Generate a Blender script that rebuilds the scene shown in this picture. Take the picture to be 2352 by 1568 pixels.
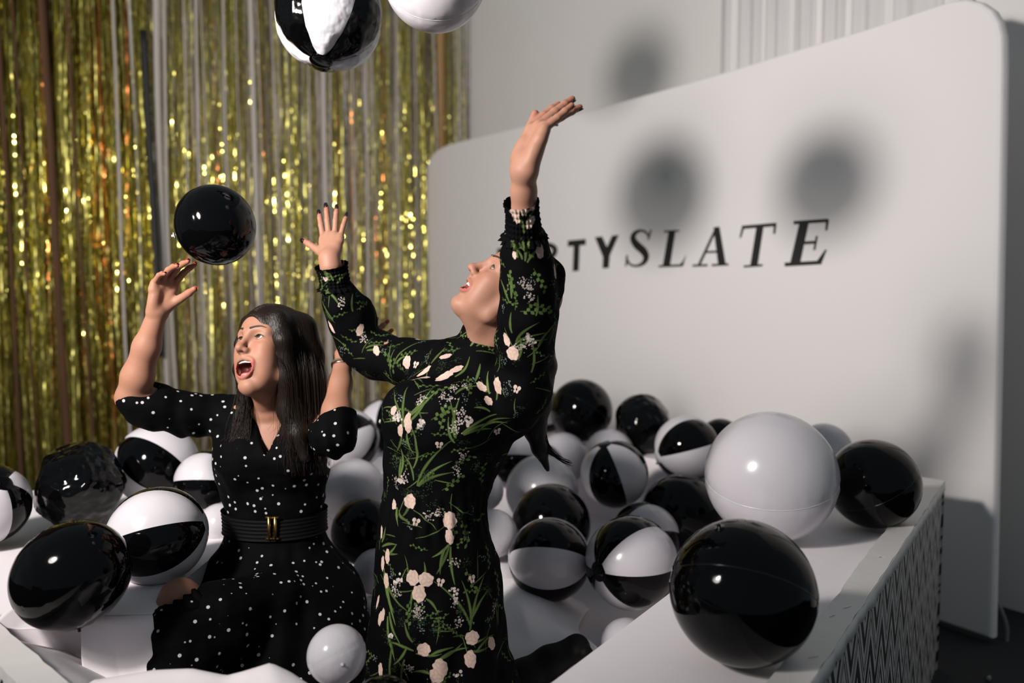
import bpy, bmesh, math, random
import numpy as np
from mathutils import Vector, Matrix, Euler

for _o in list(bpy.data.objects):
    bpy.data.objects.remove(_o)
scene = bpy.context.scene
COL = scene.collection
rng = np.random.default_rng(7)
random.seed(7)

# ---------------------------------------------------------------- camera
FPX = 1800.0                       # focal length in pixels of the 2352 px wide frame
CAMZ = 1.5
PITCH = math.atan(127.0 / FPX)
cam_data = bpy.data.cameras.new('camera')
cam_data.sensor_width = 36.0
cam_data.lens = FPX / 2352.0 * 36.0
cam_data.dof.use_dof = True
cam_data.dof.focus_distance = 2.0
cam_data.dof.aperture_fstop = 1.5
cam_data.clip_start = 0.02
cam = bpy.data.objects.new('camera', cam_data)
COL.objects.link(cam)
cam.location = (0, 0, CAMZ)
cam.rotation_euler = (math.pi / 2 - PITCH, 0, 0)
scene.camera = cam

# ---------------------------------------------------------------- world, lights, exposure
world = bpy.data.worlds.new('dim_room')
scene.world = world
world.use_nodes = True
_bg = world.node_tree.nodes['Background']
_bg.inputs[0].default_value = (0.72, 0.90, 1.0, 1)
_bg.inputs[1].default_value = 0.16
LIGHT_POS = Vector((-1.77, 0.277, 2.50))
for nm_, off_, size_, watt_ in (('flash_lamp', (0, 0, 0), 0.13, 520.0), ('flash_umbrella', (-0.05, -0.03, -0.10), 0.30, 285.0)):
    ld = bpy.data.lights.new(nm_, 'SPOT')
    ld.shadow_soft_size = size_
    ld.spot_size = math.radians(126)
    ld.spot_blend = 1.0
    ld.energy = watt_
    ld.color = (1.0, 0.93, 0.88)
    flash = bpy.data.objects.new(nm_, ld)
    COL.objects.link(flash)
    flash.location = LIGHT_POS + Vector(off_)
    flash.rotation_euler = (Vector((0.2, 5.6, 2.45)) - flash.location).to_track_quat('-Z', 'Y').to_euler()
vs = scene.view_settings
vs.view_transform = 'Standard'
vs.look = 'None'
vs.exposure = 0.0
vs.gamma = 1.0
vs.use_curve_mapping = False
scene.cycles.max_bounces = 6
scene.cycles.sample_clamp_indirect = 4.0

# ---------------------------------------------------------------- helpers
_sp, _cp = math.sin(PITCH), math.cos(PITCH)
CAMP = np.array([0, 0, CAMZ])
def ray(px, py):
    x = (px - 1176.0) / FPX; y = (784.0 - py) / FPX
    return np.array([x, _cp + y * _sp, -_sp + y * _cp])
def P(px, py, d):
    return CAMP + ray(px, py) * d
def G(px, py, z):
    r = ray(px, py)
    return CAMP + r * (z - CAMZ) / r[2]
def V3(p):
    return Vector((float(p[0]), float(p[1]), float(p[2])))
def view_dir(v):                   # right, up, towards the viewer -> world
    v = np.array(v, float)
    w = v[0] * np.array([1, 0, 0]) + v[1] * np.array([0, _sp, _cp]) + v[2] * np.array([0, -_cp, _sp])
    return w / np.linalg.norm(w)

def mat(name, col=(0.8, 0.8, 0.8), rough=0.5, metal=0.0, spec=0.5, bump=None, coat=0.0, sss=0.0, attr=None,
        var=0.0, varscale=8.0, sheen=0.0):
    m = bpy.data.materials.new(name); m.use_nodes = True
    nt = m.node_tree; b = nt.nodes['Principled BSDF']
    b.inputs['Base Color'].default_value = (*col, 1)
    b.inputs['Roughness'].default_value = rough
    b.inputs['Metallic'].default_value = metal
    b.inputs['Specular IOR Level'].default_value = spec
    b.inputs['Coat Weight'].default_value = coat
    if sheen: b.inputs['Sheen Weight'].default_value = sheen
    if sss:
        b.inputs['Subsurface Weight'].default_value = sss
        b.inputs['Subsurface Radius'].default_value = (0.012, 0.005, 0.003)
        b.inputs['Subsurface Scale'].default_value = 1.0
    tc = None
    if attr:
        a = nt.nodes.new('ShaderNodeVertexColor'); a.layer_name = attr
        nt.links.new(a.outputs[0], b.inputs['Base Color'])
    if var or bump:
        tc = nt.nodes.new('ShaderNodeTexCoord')
    if var:
        n = nt.nodes.new('ShaderNodeTexNoise'); n.inputs['Scale'].default_value = varscale; n.inputs['Detail'].default_value = 5
        nt.links.new(tc.outputs['Object'], n.inputs['Vector'])
        mr = nt.nodes.new('ShaderNodeMapRange')
        mr.inputs['To Min'].default_value = 1 - var; mr.inputs['To Max'].default_value = 1 + var
        nt.links.new(n.outputs[0], mr.inputs['Value'])
        mx = nt.nodes.new('ShaderNodeMix'); mx.data_type = 'RGBA'; mx.blend_type = 'MULTIPLY'; mx.inputs[0].default_value = 1
        mx.inputs['A'].default_value = (*col, 1)
        if attr: nt.links.new(a.outputs[0], mx.inputs['A'])
        nt.links.new(mr.outputs[0], mx.inputs['B'])
        nt.links.new(mx.outputs['Result'], b.inputs['Base Color'])
    if bump:
        sc, st, dist = bump[:3]
        n2 = nt.nodes.new('ShaderNodeTexNoise'); n2.inputs['Scale'].default_value = sc; n2.inputs['Detail'].default_value = bump[3] if len(bump) > 3 else 4
        nt.links.new(tc.outputs['Object'], n2.inputs['Vector'])
        bp = nt.nodes.new('ShaderNodeBump'); bp.inputs['Strength'].default_value = st; bp.inputs['Distance'].default_value = dist
        nt.links.new(n2.outputs[0], bp.inputs['Height'])
        nt.links.new(bp.outputs[0], b.inputs['Normal'])
    return m

def mesh_data(name, verts, faces, m=None, smooth=True):
    me = bpy.data.meshes.new(name)
    if isinstance(verts, np.ndarray) and isinstance(faces, np.ndarray):
        nv, nf, k = len(verts), len(faces), faces.shape[1]
        me.vertices.add(nv); me.vertices.foreach_set('co', np.ascontiguousarray(verts, dtype=np.float32).ravel())
        me.loops.add(nf * k); me.loops.foreach_set('vertex_index', np.ascontiguousarray(faces, dtype=np.int32).ravel())
        me.polygons.add(nf)
        me.polygons.foreach_set('loop_start', np.arange(0, nf * k, k, dtype=np.int32))
        me.update(calc_edges=True)
    else:
        me.from_pydata([tuple(map(float, v)) for v in verts], [], [tuple(map(int, f)) for f in faces])
        me.update()
    if smooth:
        me.polygons.foreach_set('use_smooth', np.ones(len(me.polygons), dtype=bool))
    if m: me.materials.append(m)
    return me
def link(name, me, parent=None, loc=None):
    o = bpy.data.objects.new(name, me); COL.objects.link(o)
    if parent is not None: o.parent = parent
    if loc is not None: o.location = loc
    return o
def obj(name, verts, faces, m, parent=None, smooth=True, loc=None):
    return link(name, mesh_data(name, verts, faces, m, smooth), parent, loc)
def thing(name, label, cat, loc=(0, 0, 0), group=None):
    o = bpy.data.objects.new(name, None); COL.objects.link(o)
    o.empty_display_size = 0.05
    o.location = V3(loc)
    tag(o, label, cat, group)
    return o
def tag(o, label, cat, group=None):
    o['label'] = label; o['category'] = cat
    if group: o['group'] = group
    return o
def structure(o):
    o['kind'] = 'structure'; return o

class MB:                          # collects simple solids into one mesh
    def __init__(s): s.v = []; s.f = []
    def add(s, v, f):
        n = len(s.v); s.v += [tuple(map(float, q)) for q in v]; s.f += [tuple(i + n for i in q) for q in f]
    def prism(s, poly, off):       # poly: list of 3-D points (a planar outline), off: extrusion vector
        k = len(poly); off = np.array(off, float)
        p = [np.array(q, float) for q in poly]
        v = p + [q + off for q in p]
        f = [tuple(range(k))[::-1], tuple(range(k, 2 * k))] + [(i, (i + 1) % k, (i + 1) % k + k, i + k) for i in range(k)]
        s.add(v, f)
    def tube(s, pts, rad, n=8, cap=True):
        pts = [np.array(p, float) for p in pts]; k = len(pts)
        rad = [rad] * k if np.isscalar(rad) else list(rad)
        v = []; up = np.array([0.13, 0.21, 0.97])
        prev = None
        for i, p in enumerate(pts):
            t = pts[min(i + 1, k - 1)] - pts[max(i - 1, 0)]; t = t / (np.linalg.norm(t) + 1e-9)
            if prev is None:
                a = np.cross(t, up);
                if np.linalg.norm(a) < 0.1: a = np.cross(t, [1, 0, 0])
            else:
                a = prev - t * (prev @ t)
            a = a / np.linalg.norm(a); prev = a; b = np.cross(t, a)
            for j in range(n):
                w = 2 * math.pi * j / n
                v.append(p + rad[i] * (math.cos(w) * a + math.sin(w) * b))
        f = [(i * n + j, i * n + (j + 1) % n, (i + 1) * n + (j + 1) % n, (i + 1) * n + j) for i in range(k - 1) for j in range(n)]
        if cap: f += [tuple(range(n))[::-1], tuple(range((k - 1) * n, k * n))]
        s.add(v, f)
    def build(s, name, m, parent=None, smooth=False, bevel=0.0):
        o = obj(name, s.v, s.f, m, parent, smooth)
        if bevel:
            bm = bmesh.new(); bm.from_mesh(o.data)
            bmesh.ops.recalc_face_normals(bm, faces=bm.faces)
            bmesh.ops.bevel(bm, geom=list(bm.edges), offset=bevel, segments=2, affect='EDGES', clamp_overlap=True)
            bm.to_mesh(o.data); bm.free()
        return o
def grid_faces(nu, nv):
    i = np.arange(nu - 1)[:, None] * nv + np.arange(nv - 1)[None, :]
    i = i.ravel()
    return np.stack([i, i + nv, i + nv + 1, i + 1], 1)
def smooth_noise(x, y, seed=0):
    r = np.random.default_rng(seed); o = 0
    for k in range(6):
        a, b, c = r.uniform(-1, 1), r.uniform(-1, 1), r.uniform(0, 6.28)
        o = o + np.sin(x * a * (2 + k) + y * b * (2 + k) + c) / (1 + 0.5 * k)
    return o / 2.5
def sheet(name, verts, nu, nv, m, thick, parent=None):    # a grid surface given real thickness
    o = obj(name, np.asarray(verts), grid_faces(nu, nv), m, parent)
    md = o.modifiers.new('thickness', 'SOLIDIFY'); md.thickness = thick; md.offset = 0
    return o

# ---------------------------------------------------------------- materials
M = {}
M['wall'] = mat('wall_paint', (0.78, 0.755, 0.74), 0.85, var=0.03, varscale=2)
M['floor'] = mat('dark_carpet', (0.020, 0.021, 0.024), 0.95, bump=(300, 0.4, 0.004))
M['fabric'] = mat('stretch_fabric', (0.80, 0.775, 0.775), 0.75, bump=(900, 0.12, 0.0006), spec=0.2)
M['ink'] = mat('printed_ink', (0.012, 0.012, 0.012), 0.55)
M['drape'] = mat('pale_drape', (0.76, 0.73, 0.73), 0.8)
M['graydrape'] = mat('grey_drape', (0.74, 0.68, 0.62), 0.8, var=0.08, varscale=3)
M['drapestrip'] = mat('lit_drape_strip', (0.50, 0.46, 0.42), 0.7)
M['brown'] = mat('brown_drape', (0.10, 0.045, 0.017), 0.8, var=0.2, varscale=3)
M['paper'] = mat('white_paper', (0.84, 0.79, 0.815), 0.55, bump=(14, 0.12, 0.01), spec=0.3)
M['rim'] = mat('white_painted_board', (0.68, 0.655, 0.64), 0.5, bump=(60, 0.15, 0.003), var=0.03, varscale=20)
M['boardedge'] = mat('board_edge', (0.55, 0.52, 0.48), 0.8, bump=(80, 0.4, 0.004))
M['black'] = mat('black_vinyl', (0.0012, 0.0012, 0.0014), 0.07, spec=0.22, bump=(2.2, 0.05, 0.03, 1))
M['white'] = mat('white_vinyl', (0.515, 0.495, 0.53), 0.2, spec=0.45, bump=(2.2, 0.05, 0.03, 1))
M['blackw'] = mat('wrinkled_black_vinyl', (0.0012, 0.0012, 0.0014), 0.09, spec=0.26, bump=(3.0, 0.22, 0.08, 1.2))
M['whitew'] = mat('wrinkled_white_vinyl', (0.56, 0.55, 0.59), 0.25, spec=0.4, bump=(3.2, 0.28, 0.08, 1.5))
M['seam'] = mat('clear_welded_seam', (0.60, 0.59, 0.62), 0.25)
M['seamk'] = mat('black_welded_seam', (0.006, 0.006, 0.006), 0.2)
def foil_mat(name, c, r):
    return mat(name, c, r, metal=0.9, spec=0.5)
M['foil'] = foil_mat('gold_foil', (0.66, 0.58, 0.15), 0.17)
M['foil2'] = foil_mat('olive_foil', (0.56, 0.52, 0.15), 0.42)
M['foil3'] = foil_mat('copper_foil', (0.65, 0.22, 0.06), 0.28)
M['tan'] = mat('tan_ribbon', (0.42, 0.24, 0.10), 0.5)
M['blackmetal'] = mat('black_strap', (0.01, 0.012, 0.012), 0.6)
M['cable'] = mat('grey_cable', (0.20, 0.19, 0.19), 0.5)
def chevron_mat():
    m = bpy.data.materials.new('chevron_print'); m.use_nodes = True
    nt = m.node_tree; b = nt.nodes['Principled BSDF']; L = nt.links.new
    b.inputs['Roughness'].default_value = 0.6
    uv = nt.nodes.new('ShaderNodeUVMap'); uv.uv_map = 'UVMap'
    sp = nt.nodes.new('ShaderNodeSeparateXYZ'); L(uv.outputs[0], sp.inputs[0])
    def math_(op, a, bb):
        n = nt.nodes.new('ShaderNodeMath'); n.operation = op
        for i, q in enumerate((a, bb)):
            if q is None: continue
            if isinstance(q, (int, float)): n.inputs[i].default_value = q
            else: L(q, n.inputs[i])
        return n.outputs[0]
    tri = math_('PINGPONG', sp.outputs['X'], 0.072)           # zigzag along the panel
    t = math_('ADD', sp.outputs['Y'], math_('MULTIPLY', tri, 1.9))
    fr = math_('FRACT', math_('MULTIPLY', t, 1 / 0.35), None)
    cr = nt.nodes.new('ShaderNodeValToRGB'); cr.color_ramp.interpolation = 'CONSTANT'
    W, K = (0.60, 0.56, 0.55, 1), (0.008, 0.008, 0.008, 1)
    stops = [(0, W), (0.09, K), (0.22, W), (0.33, K), (0.40, W), (0.49, K), (0.54, W), (0.63, K), (0.78, W), (0.88, K), (0.92, W), (0.96, K)]
    el = cr.color_ramp.elements
    while len(el) < len(stops): el.new(0.5)
    for e, (p, c) in zip(el, stops): e.position = p; e.color = c
    for e, (p, c) in zip(el, stops): e.position = p; e.color = c
    L(fr, cr.inputs[0]); L(cr.outputs[0], b.inputs['Base Color'])
    return m
M['chevron'] = chevron_mat()

# ---------------------------------------------------------------- setting: floor, walls
def quad_wall(name, pts, m, thick=None):
    b = MB(); p = [np.array(q, float) for q in pts]
    n = np.cross(p[1] - p[0], p[3] - p[0]); n /= np.linalg.norm(n)
    b.prism(p, n * (thick or 0.08))
    return structure(b.build(name, m))
quad_wall('floor', [(-8, -2.5, 0), (-8, 9.5, 0), (7, 9.5, 0), (7, -2.5, 0)], M['floor'], 0.1)

# directions
BD = np.array([-0.588, 0.809, 0.0]); BD /= np.linalg.norm(BD)       # along the display wall, away from the viewer
BN = np.array([-BD[1], BD[0], 0.0]); BN = -BN if BN[1] > 0 else BN   # its normal, towards the pit
B0 = np.array([2.0, 3.2, 0.0])
def on_backdrop(px, py, off=0.0):
    r = ray(px, py); q = B0 + BN * off
    return CAMP + r * (((q - CAMP) @ BN) / (r @ BN))
W0 = B0 - BN * 0.55
wa = W0 - BD * 1.6; wb = W0 + BD * 5.6
H = 4.6
quad_wall('wall_back', [(wa[0], wa[1], 0), (wa[0], wa[1], H), (wb[0], wb[1], H), (wb[0], wb[1], 0)], M['wall'])
# wall behind the foil curtain
CD = np.array([-0.809, -0.588, 0.0]); CN = np.array([0.588, -0.809, 0.0])
C0 = np.array([-0.42, 7.2, 0.0])
la = C0 - CN * 0.45 + CD * -1.2; lb = C0 - CN * 0.45 + CD * 9.0
quad_wall('wall_left', [(la[0], la[1], 0), (lb[0], lb[1], 0), (lb[0], lb[1], H), (la[0], la[1], H)], M['wall'])

# ---------------------------------------------------------------- pale pleated drape on the back wall
def drape(name, a, b, z0, z1, m, label, cat, depth=0.05, wl=0.13, seed=1, nz=2, sharp=False):
    a = np.array(a, float); b = np.array(b, float); L_ = np.linalg.norm(b - a); d = (b - a) / L_
    n = np.array([-d[1], d[0], 0]);
    if n @ np.array([0, -1, 0]) < 0: n = -n
    nu = int(L_ / 0.012)
    u = np.linspace(0, L_, nu)
    r = np.random.default_rng(seed)
    ph = u / wl * 2 * np.pi + 1.6 * np.sin(u * 2.3 + r.uniform(0, 6)) + 1.2 * np.sin(u * 5.1 + r.uniform(0, 6))
    prof = -depth * np.maximum(0, np.sin(ph)) ** 9 * (0.6 + 0.4 * np.sin(ph * 0.5)) + 0.012 * np.sin(ph * 2.3) if sharp else depth * (np.clip(np.sin(ph) * 1.4, -1, 1) * 0.5 + 0.25 * np.sin(ph * 0.37 + 1))
    zz = np.linspace(z0, z1, nz)
    vs_ = []
    for ui, p in zip(u, prof):
        for z in zz: vs_.append(a + d * ui + n * p + np.array([0, 0, z]))
    o = sheet(name, vs_, nu, nz, m, 0.004)
    return tag(o, label, cat)
_o = -0.45
pa = on_backdrop(1655, 60, _o); pb = on_backdrop(2235, 60, _o)
pa[2] = pb[2] = 0
drape('pleated_drape', pa, pb, 0.02, 4.3, M['drape'], 'pale pleated drape hanging behind the top right of the white display wall', 'drape', 0.30, 0.22, 4, 2, True)

# ---------------------------------------------------------------- white stretch fabric display wall with lettering
bk = thing('display_wall', 'large white stretch fabric display wall with rounded corners and black lettering', 'display', B0)
def bl(p): return np.array(p) - B0
edge = [(2279, 1522), (2292, 1000), (2303, 500), (2309, 150), (2308, 80), (2298, 40), (2279, 16), (2252, 2), (2222, -3), (2190, 3),
        (2000, 66), (1850, 110), (1680, 162), (1500, 213), (1350, 254), (1200, 290), (1075, 321), (1030, 333), (1006, 345), (990, 362), (981, 385), (975, 425),
        (964, 560), (953, 690), (944, 790), (935, 905)]
pts = [bl(on_backdrop(*q)) for q in edge]
last = pts[-1].copy(); last[2] = 0.03; last += BD * 0.1; pts.append(last)
first = pts[0].copy(); first[2] = 0.03; pts[0] = first
# resample outline smoothly
def resample(p, n):
    p = np.array(p); d = np.r_[0, np.cumsum(np.linalg.norm(np.diff(p, axis=0), axis=1))]
    t = np.linspace(0, d[-1], n); return np.stack([np.interp(t, d, p[:, k]) for k in range(3)], 1)
pts = resample(pts, 160)
# fabric face = rings from the outline inwards, rounded at the rim, tube frame depth 5 cm
cen = pts.mean(0)
rings = []
for inset, off in [(0.0, -0.035), (0.0, -0.012), (0.004, 0.004), (0.010, 0.012), (0.022, 0.016)]:
    q = pts + (cen - pts) / np.linalg.norm(cen - pts, axis=1)[:, None] * inset + BN * off
    rings.append(q)
nr = len(pts); vv = np.concatenate(rings); ff = []
for k in range(len(rings) - 1):
    for i in range(nr):
        j = (i + 1) % nr
        ff.append((k * nr + i, k * nr + j, (k + 1) * nr + j, (k + 1) * nr + i))
ff.append(tuple(range((len(rings) - 1) * nr, len(rings) * nr)))
ff.append(tuple(range(nr))[::-1])
fab = obj('fabric_cover', vv.tolist(), ff, M['fabric'], bk, smooth=False)
for b_ in range(2):
    s_ = 0.25 if b_ == 0 else 3.9
    q = BD * s_
    mb = MB(); mb.prism([q + BN * 0.2 + BD * 0.03, q + BN * 0.2 - BD * 0.03, q - BN * 0.22 - BD * 0.03, q - BN * 0.22 + BD * 0.03], (0, 0, 0.014))
    mb.build('foot_plate', M['blackmetal'], bk)

def stroke(pts_, w):               # 2-D variable width stroke -> outline quads
    p = np.array(pts_, float); w = np.array(w, float)
    t = np.gradient(p, axis=0); t /= np.linalg.norm(t, axis=1)[:, None]
    n = np.stack([-t[:, 1], t[:, 0]], 1)
    a = p + n * w[:, None]; b = p - n * w[:, None]
    return [[a[i], a[i + 1], b[i + 1], b[i]] for i in range(len(p) - 1)]
def bar(a, b, w0, w1=None):
    return stroke([a, b], [w0, w0 if w1 is None else w1])
def dense(p, w, n=40):             # smooth a stroke through its points
    p = np.array(p, float); k = len(p); t = np.arange(k); tt = np.linspace(0, k - 1, n)
    def cr(c):
        c = np.r_[2 * c[0] - c[1], c, 2 * c[-1] - c[-2]]; o = []
        for x in tt:
            i = min(int(x), k - 2); f = x - i; q = c[i:i + 4]
            o.append(0.5 * (2 * q[1] + (q[2] - q[0]) * f + (2 * q[0] - 5 * q[1] + 4 * q[2] - q[3]) * f * f + (3 * q[1] - q[0] - 3 * q[2] + q[3]) * f ** 3))
        return np.array(o)
    return stroke(np.stack([cr(p[:, 0]), cr(p[:, 1])], 1), np.interp(tt, t, w))
LET = {}
LET['sans_p'] = [[(-118, 1165), (-95, 1163), (-95, 1298), (-118, 1300)]] + dense([(-97, 1175), (-65, 1172), (-48, 1190), (-52, 1213), (-75, 1225), (-97, 1226)], [12] * 6)
LET['sans_a'] = bar((10, 1155), (-22, 1294), 13) + bar((10, 1155), (44, 1290), 13) + bar((-6, 1245), (30, 1243), 10)
LET['sans_r'] = [[(72, 1145), (98, 1143), (96, 1283), (70, 1285)]] + dense([(88, 1153), (120, 1148), (148, 1160), (152, 1180), (140, 1198), (115, 1207), (88, 1210)], [12] * 7) + bar((118, 1205), (153, 1278), 14)
LET['sans_t'] = [[(213, 1128), (297, 1120), (297, 1148), (213, 1156)], [(241, 1140), (269, 1140), (264, 1270), (236, 1272)]]
LET['sans_y'] = [[(340, 1112), (374, 1108), (409, 1186), (378, 1205)], [(420, 1105), (452, 1101), (411, 1195), (382, 1190)], [(379, 1185), (411, 1185), (405, 1256), (376, 1258)]]
LET['serif_s'] = dense([(590, 1106), (578, 1088), (553, 1081), (527, 1094), (519, 1120), (538, 1150), (566, 1175), (580, 1203), (570, 1230), (543, 1245), (514, 1244), (496, 1228), (489, 1205)],
                       [4, 5, 6, 10, 14, 18, 18, 14, 10, 6, 5, 5, 4]) + [[(599, 1078), (607, 1077), (594, 1124), (586, 1122)], [(487, 1196), (495, 1196), (490, 1246), (482, 1250)]]
LET['serif_l'] = [[(665, 1081), (736, 1077), (735, 1085), (664, 1090)], [(686, 1084), (718, 1082), (692, 1248), (657, 1250)], [(640, 1243), (752, 1238), (750, 1249), (638, 1253)], [(768, 1194), (754, 1246), (732, 1246), (752, 1224)]]
LET['serif_a'] = bar((910, 1068), (828, 1243), 6) + [[(896, 1066), (924, 1062), (954, 1240), (918, 1242)]] + bar((856, 1182), (930, 1179), 5) + bar((798, 1245), (868, 1243), 5) + bar((888, 1243), (966, 1239), 5)
LET['serif_t'] = bar((1030, 1066), (1190, 1052), 8) + [[(1030, 1062), (1042, 1062), (1026, 1114), (1018, 1114)], [(1180, 1046), (1192, 1046), (1186, 1096), (1176, 1096)], [(1098, 1060), (1132, 1056), (1103, 1245), (1068, 1248)]] + bar((1038, 1249), (1126, 1243), 5)
LET['serif_e'] = [[(1300, 1040), (1345, 1036), (1302, 1236), (1254, 1240)]] + bar((1272, 1044), (1435, 1033), 8) + [[(1424, 1032), (1438, 1030), (1430, 1080), (1420, 1080)]] + bar((1315, 1139), (1378, 1135), 7) + \
    [[(1376, 1106), (1386, 1106), (1374, 1172), (1364, 1172)], [(1420, 1170), (1428, 1170), (1402, 1236), (1372, 1236)]] + bar((1230, 1240), (1402, 1230), 9)
for nm, polys in LET.items():
    mb = MB()
    for k, poly in enumerate(polys):
        q = [bl(on_backdrop(1200 + x / 2.0417, y / 2.0417, 0.0165 + 0.00005 * (k % 9))) for x, y in poly]
        mb.prism(q, BN * 0.0012)
    mb.build('letter', M['ink'], bk)

# dark tall panel at the far right behind the display
# cable looping down by the display's right foot
mb = MB()
cp_ = [P(2290, 1380, 3.35), P(2302, 1405, 3.34), P(2314, 1440, 3.33), P(2312, 1480, 3.32), P(2300, 1510, 3.32), P(2285, 1530, 3.32), G(2270, 1560, 0.012)]
cp_ = resample(cp_, 24)
mb.tube(cp_, 0.008, 8)
tag(mb.build('cable', M['cable'], None, True), 'grey cable looping down beside the right foot of the display wall', 'cable')
# ---------------------------------------------------------------- gold foil curtain
ct = thing('foil_curtain', 'shimmering gold foil fringe curtain hanging in front of a grey drape', 'curtain', C0 + CD * 2)
CH = 4.15
def cpos(px, off=0.0):             # where a pixel column meets the curtain plane: distance along it
    r = ray(px, 500); q = C0 + CN * off
    p = CAMP + r * (((q - CAMP) @ CN) / (r @ CN))
    return float((p - C0) @ CD)
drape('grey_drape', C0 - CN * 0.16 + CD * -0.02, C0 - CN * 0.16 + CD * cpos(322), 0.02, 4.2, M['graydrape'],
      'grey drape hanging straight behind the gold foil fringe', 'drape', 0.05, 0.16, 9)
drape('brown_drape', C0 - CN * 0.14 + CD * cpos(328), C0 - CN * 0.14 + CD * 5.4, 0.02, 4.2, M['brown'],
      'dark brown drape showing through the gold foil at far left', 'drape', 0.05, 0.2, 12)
umax = cpos(-160)
gaps = [(375, 14), (455, 9), (520, 8), (578, 14), (622, 9), (700, 8), (741, 16), (800, 7), (838, 9), (905, 7), (948, 9), (985, 8), (1045, 10), (130, 9), (20, 6), (305, 6)]
gu = [(cpos(p), abs(cpos(p) - cpos(p + w))) for p, w in gaps]
r_ = np.random.default_rng(21)
lists = {'foil': [[], [], 0], 'foil2': [[], [], 0], 'foil3': [[], [], 0]}
NS = 900; SEG = 0.022
base_o = C0 + CD * 2
for k in range(NS):
    while True:
        u = r_.uniform(0.01, umax)
        ok = all(abs(u - g) > w for g, w in gu)
        if u < cpos(340) and r_.random() < 0.45: ok = False
        if u > cpos(320) and r_.random() < 0.22: ok = False
        if ok or r_.random() < 0.03: break
    w = r_.uniform(0.003, 0.0065)
    top = CH; bot = r_.uniform(0.02, 0.25) if r_.random() < 0.85 else r_.uniform(0.3, 1.4)
    n = int((top - bot) / SEG)
    z = np.linspace(top, bot, n)
    off = r_.uniform(-0.05, 0.05)
    th = r_.uniform(0, 3.14) + np.cumsum(r_.normal(0, 0.16, n)) + r_.normal(0, 0.30, n)
    # most strips hang roughly facing forward
    th = 1.0 * np.sin(th)
    du = np.cumsum(r_.normal(0, 0.0012, n)) + 0.012 * np.sin(z * r_.uniform(0.6, 2) + r_.uniform(0, 6))
    dn = off + np.cumsum(r_.normal(0, 0.002, n))
    dn = np.clip(dn, -0.09, 0.09)
    c = C0 - base_o + np.outer(u + du, CD) + np.outer(dn, CN); c[:, 2] = z
    a = np.outer(np.cos(th), CD) + np.outer(np.sin(th), CN)
    tilt = r_.normal(0, 0.0035, n)
    p1 = c + a * w; p2 = c - a * w; p1[:, 2] += tilt; p2[:, 2] -= tilt
    q = r_.random()
    L_ = lists['foil' if q < 0.58 else ('foil2' if q < 0.955 else 'foil3')]
    vv = np.empty((2 * n, 3)); vv[0::2] = p1; vv[1::2] = p2
    i = np.arange(n - 1) * 2 + L_[2]
    L_[0].append(vv); L_[1].append(np.stack([i, i + 1, i + 3, i + 2], 1)); L_[2] += 2 * n
for nm, part in (('foil', 'gold_fringe'), ('foil2', 'olive_fringe'), ('foil3', 'copper_fringe')):
    o = obj(part, np.concatenate(lists[nm][0]), np.concatenate(lists[nm][1]), M[nm], ct, smooth=False)
    o['kind'] = 'stuff'
mb = MB(); mb.tube([C0 - base_o + CD * -0.05 + np.array([0, 0, CH]), C0 - base_o + CD * (umax + 0.1) + np.array([0, 0, CH])], 0.016, 10)
mb.build('curtain_rod', M['blackmetal'], ct, True)
def cloth_strip(px0, px1, w, m, z0, z1, off, name='cloth_strip', parent=None, bow=0.0):
    n = 26; z = np.linspace(z0, z1, n)
    ua, ub = cpos(px0), cpos(px1); v = []
    for i, zz in enumerate(z):
        t = i / (n - 1); uu = ua + (ub - ua) * t + bow * math.sin(math.pi * t) + 0.004 * math.sin(9 * t + px0)
        a = CD * math.cos(0.3 * math.sin(3 * t + px0)) + CN * math.sin(0.3 * math.sin(3 * t + px0))
        for s_ in (-1, 1):
            p = C0 - (base_o if parent else 0) + CD * uu + CN * off + a * w * s_; p[2] = zz; v.append(p)
    return sheet(name, v, n, 2, m, 0.0012, parent)
cloth_strip(1012, 1014, 0.055, M['tan'], 4.1, 0.2, 0.05, 'cloth_strip', ct)
cloth_strip(108, 132, 0.024, M['brown'], 4.1, 0.1, 0.10, 'cloth_strip', ct)
cloth_strip(12, 22, 0.014, M['brown'], 4.1, 0.1, 0.10, 'cloth_strip', ct)
cloth_strip(160, 190, 0.010, M['brown'], 4.1, 0.1, 0.10, 'cloth_strip', ct)
cloth_strip(45, 60, 0.009, M['brown'], 4.1, 0.1, 0.09, 'cloth_strip', ct)
rr = np.random.default_rng(5)
for a_, w_ in [(378, .036), (392, .016), (456, .014), (470, .008), (521, .012), (545, .008), (579, .030), (593, .01), (621, .012), (660, .008), (703, .014), (741, .034), (757, .012), (802, .010), (838, .018), (852, .008), (905, .010), (948, .014), (985, .016), (1046, .020), (1062, .010), (268, .016), (310, .020), (432, .008)]:
    a_ = a_ + rr.normal(0, 2)
    cloth_strip(a_, a_ + rr.normal(3, 5), w_ * 0.62, M['drapestrip'], 4.1, 0.1 + 0.5 * rr.random(), 0.055 + 0.03 * rr.random(), 'cloth_strip', ct, 0.02 * rr.normal())  # grey strips added before the foil, standing in for lit drape behind the gaps
st = cloth_strip(331, 348, 0.022, M['blackmetal'], 3.25, 1.0, 0.14, 'black_strap', None, -0.01)
tag(st, 'thin black strap hanging down in front of the gold foil curtain', 'strap')

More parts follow.
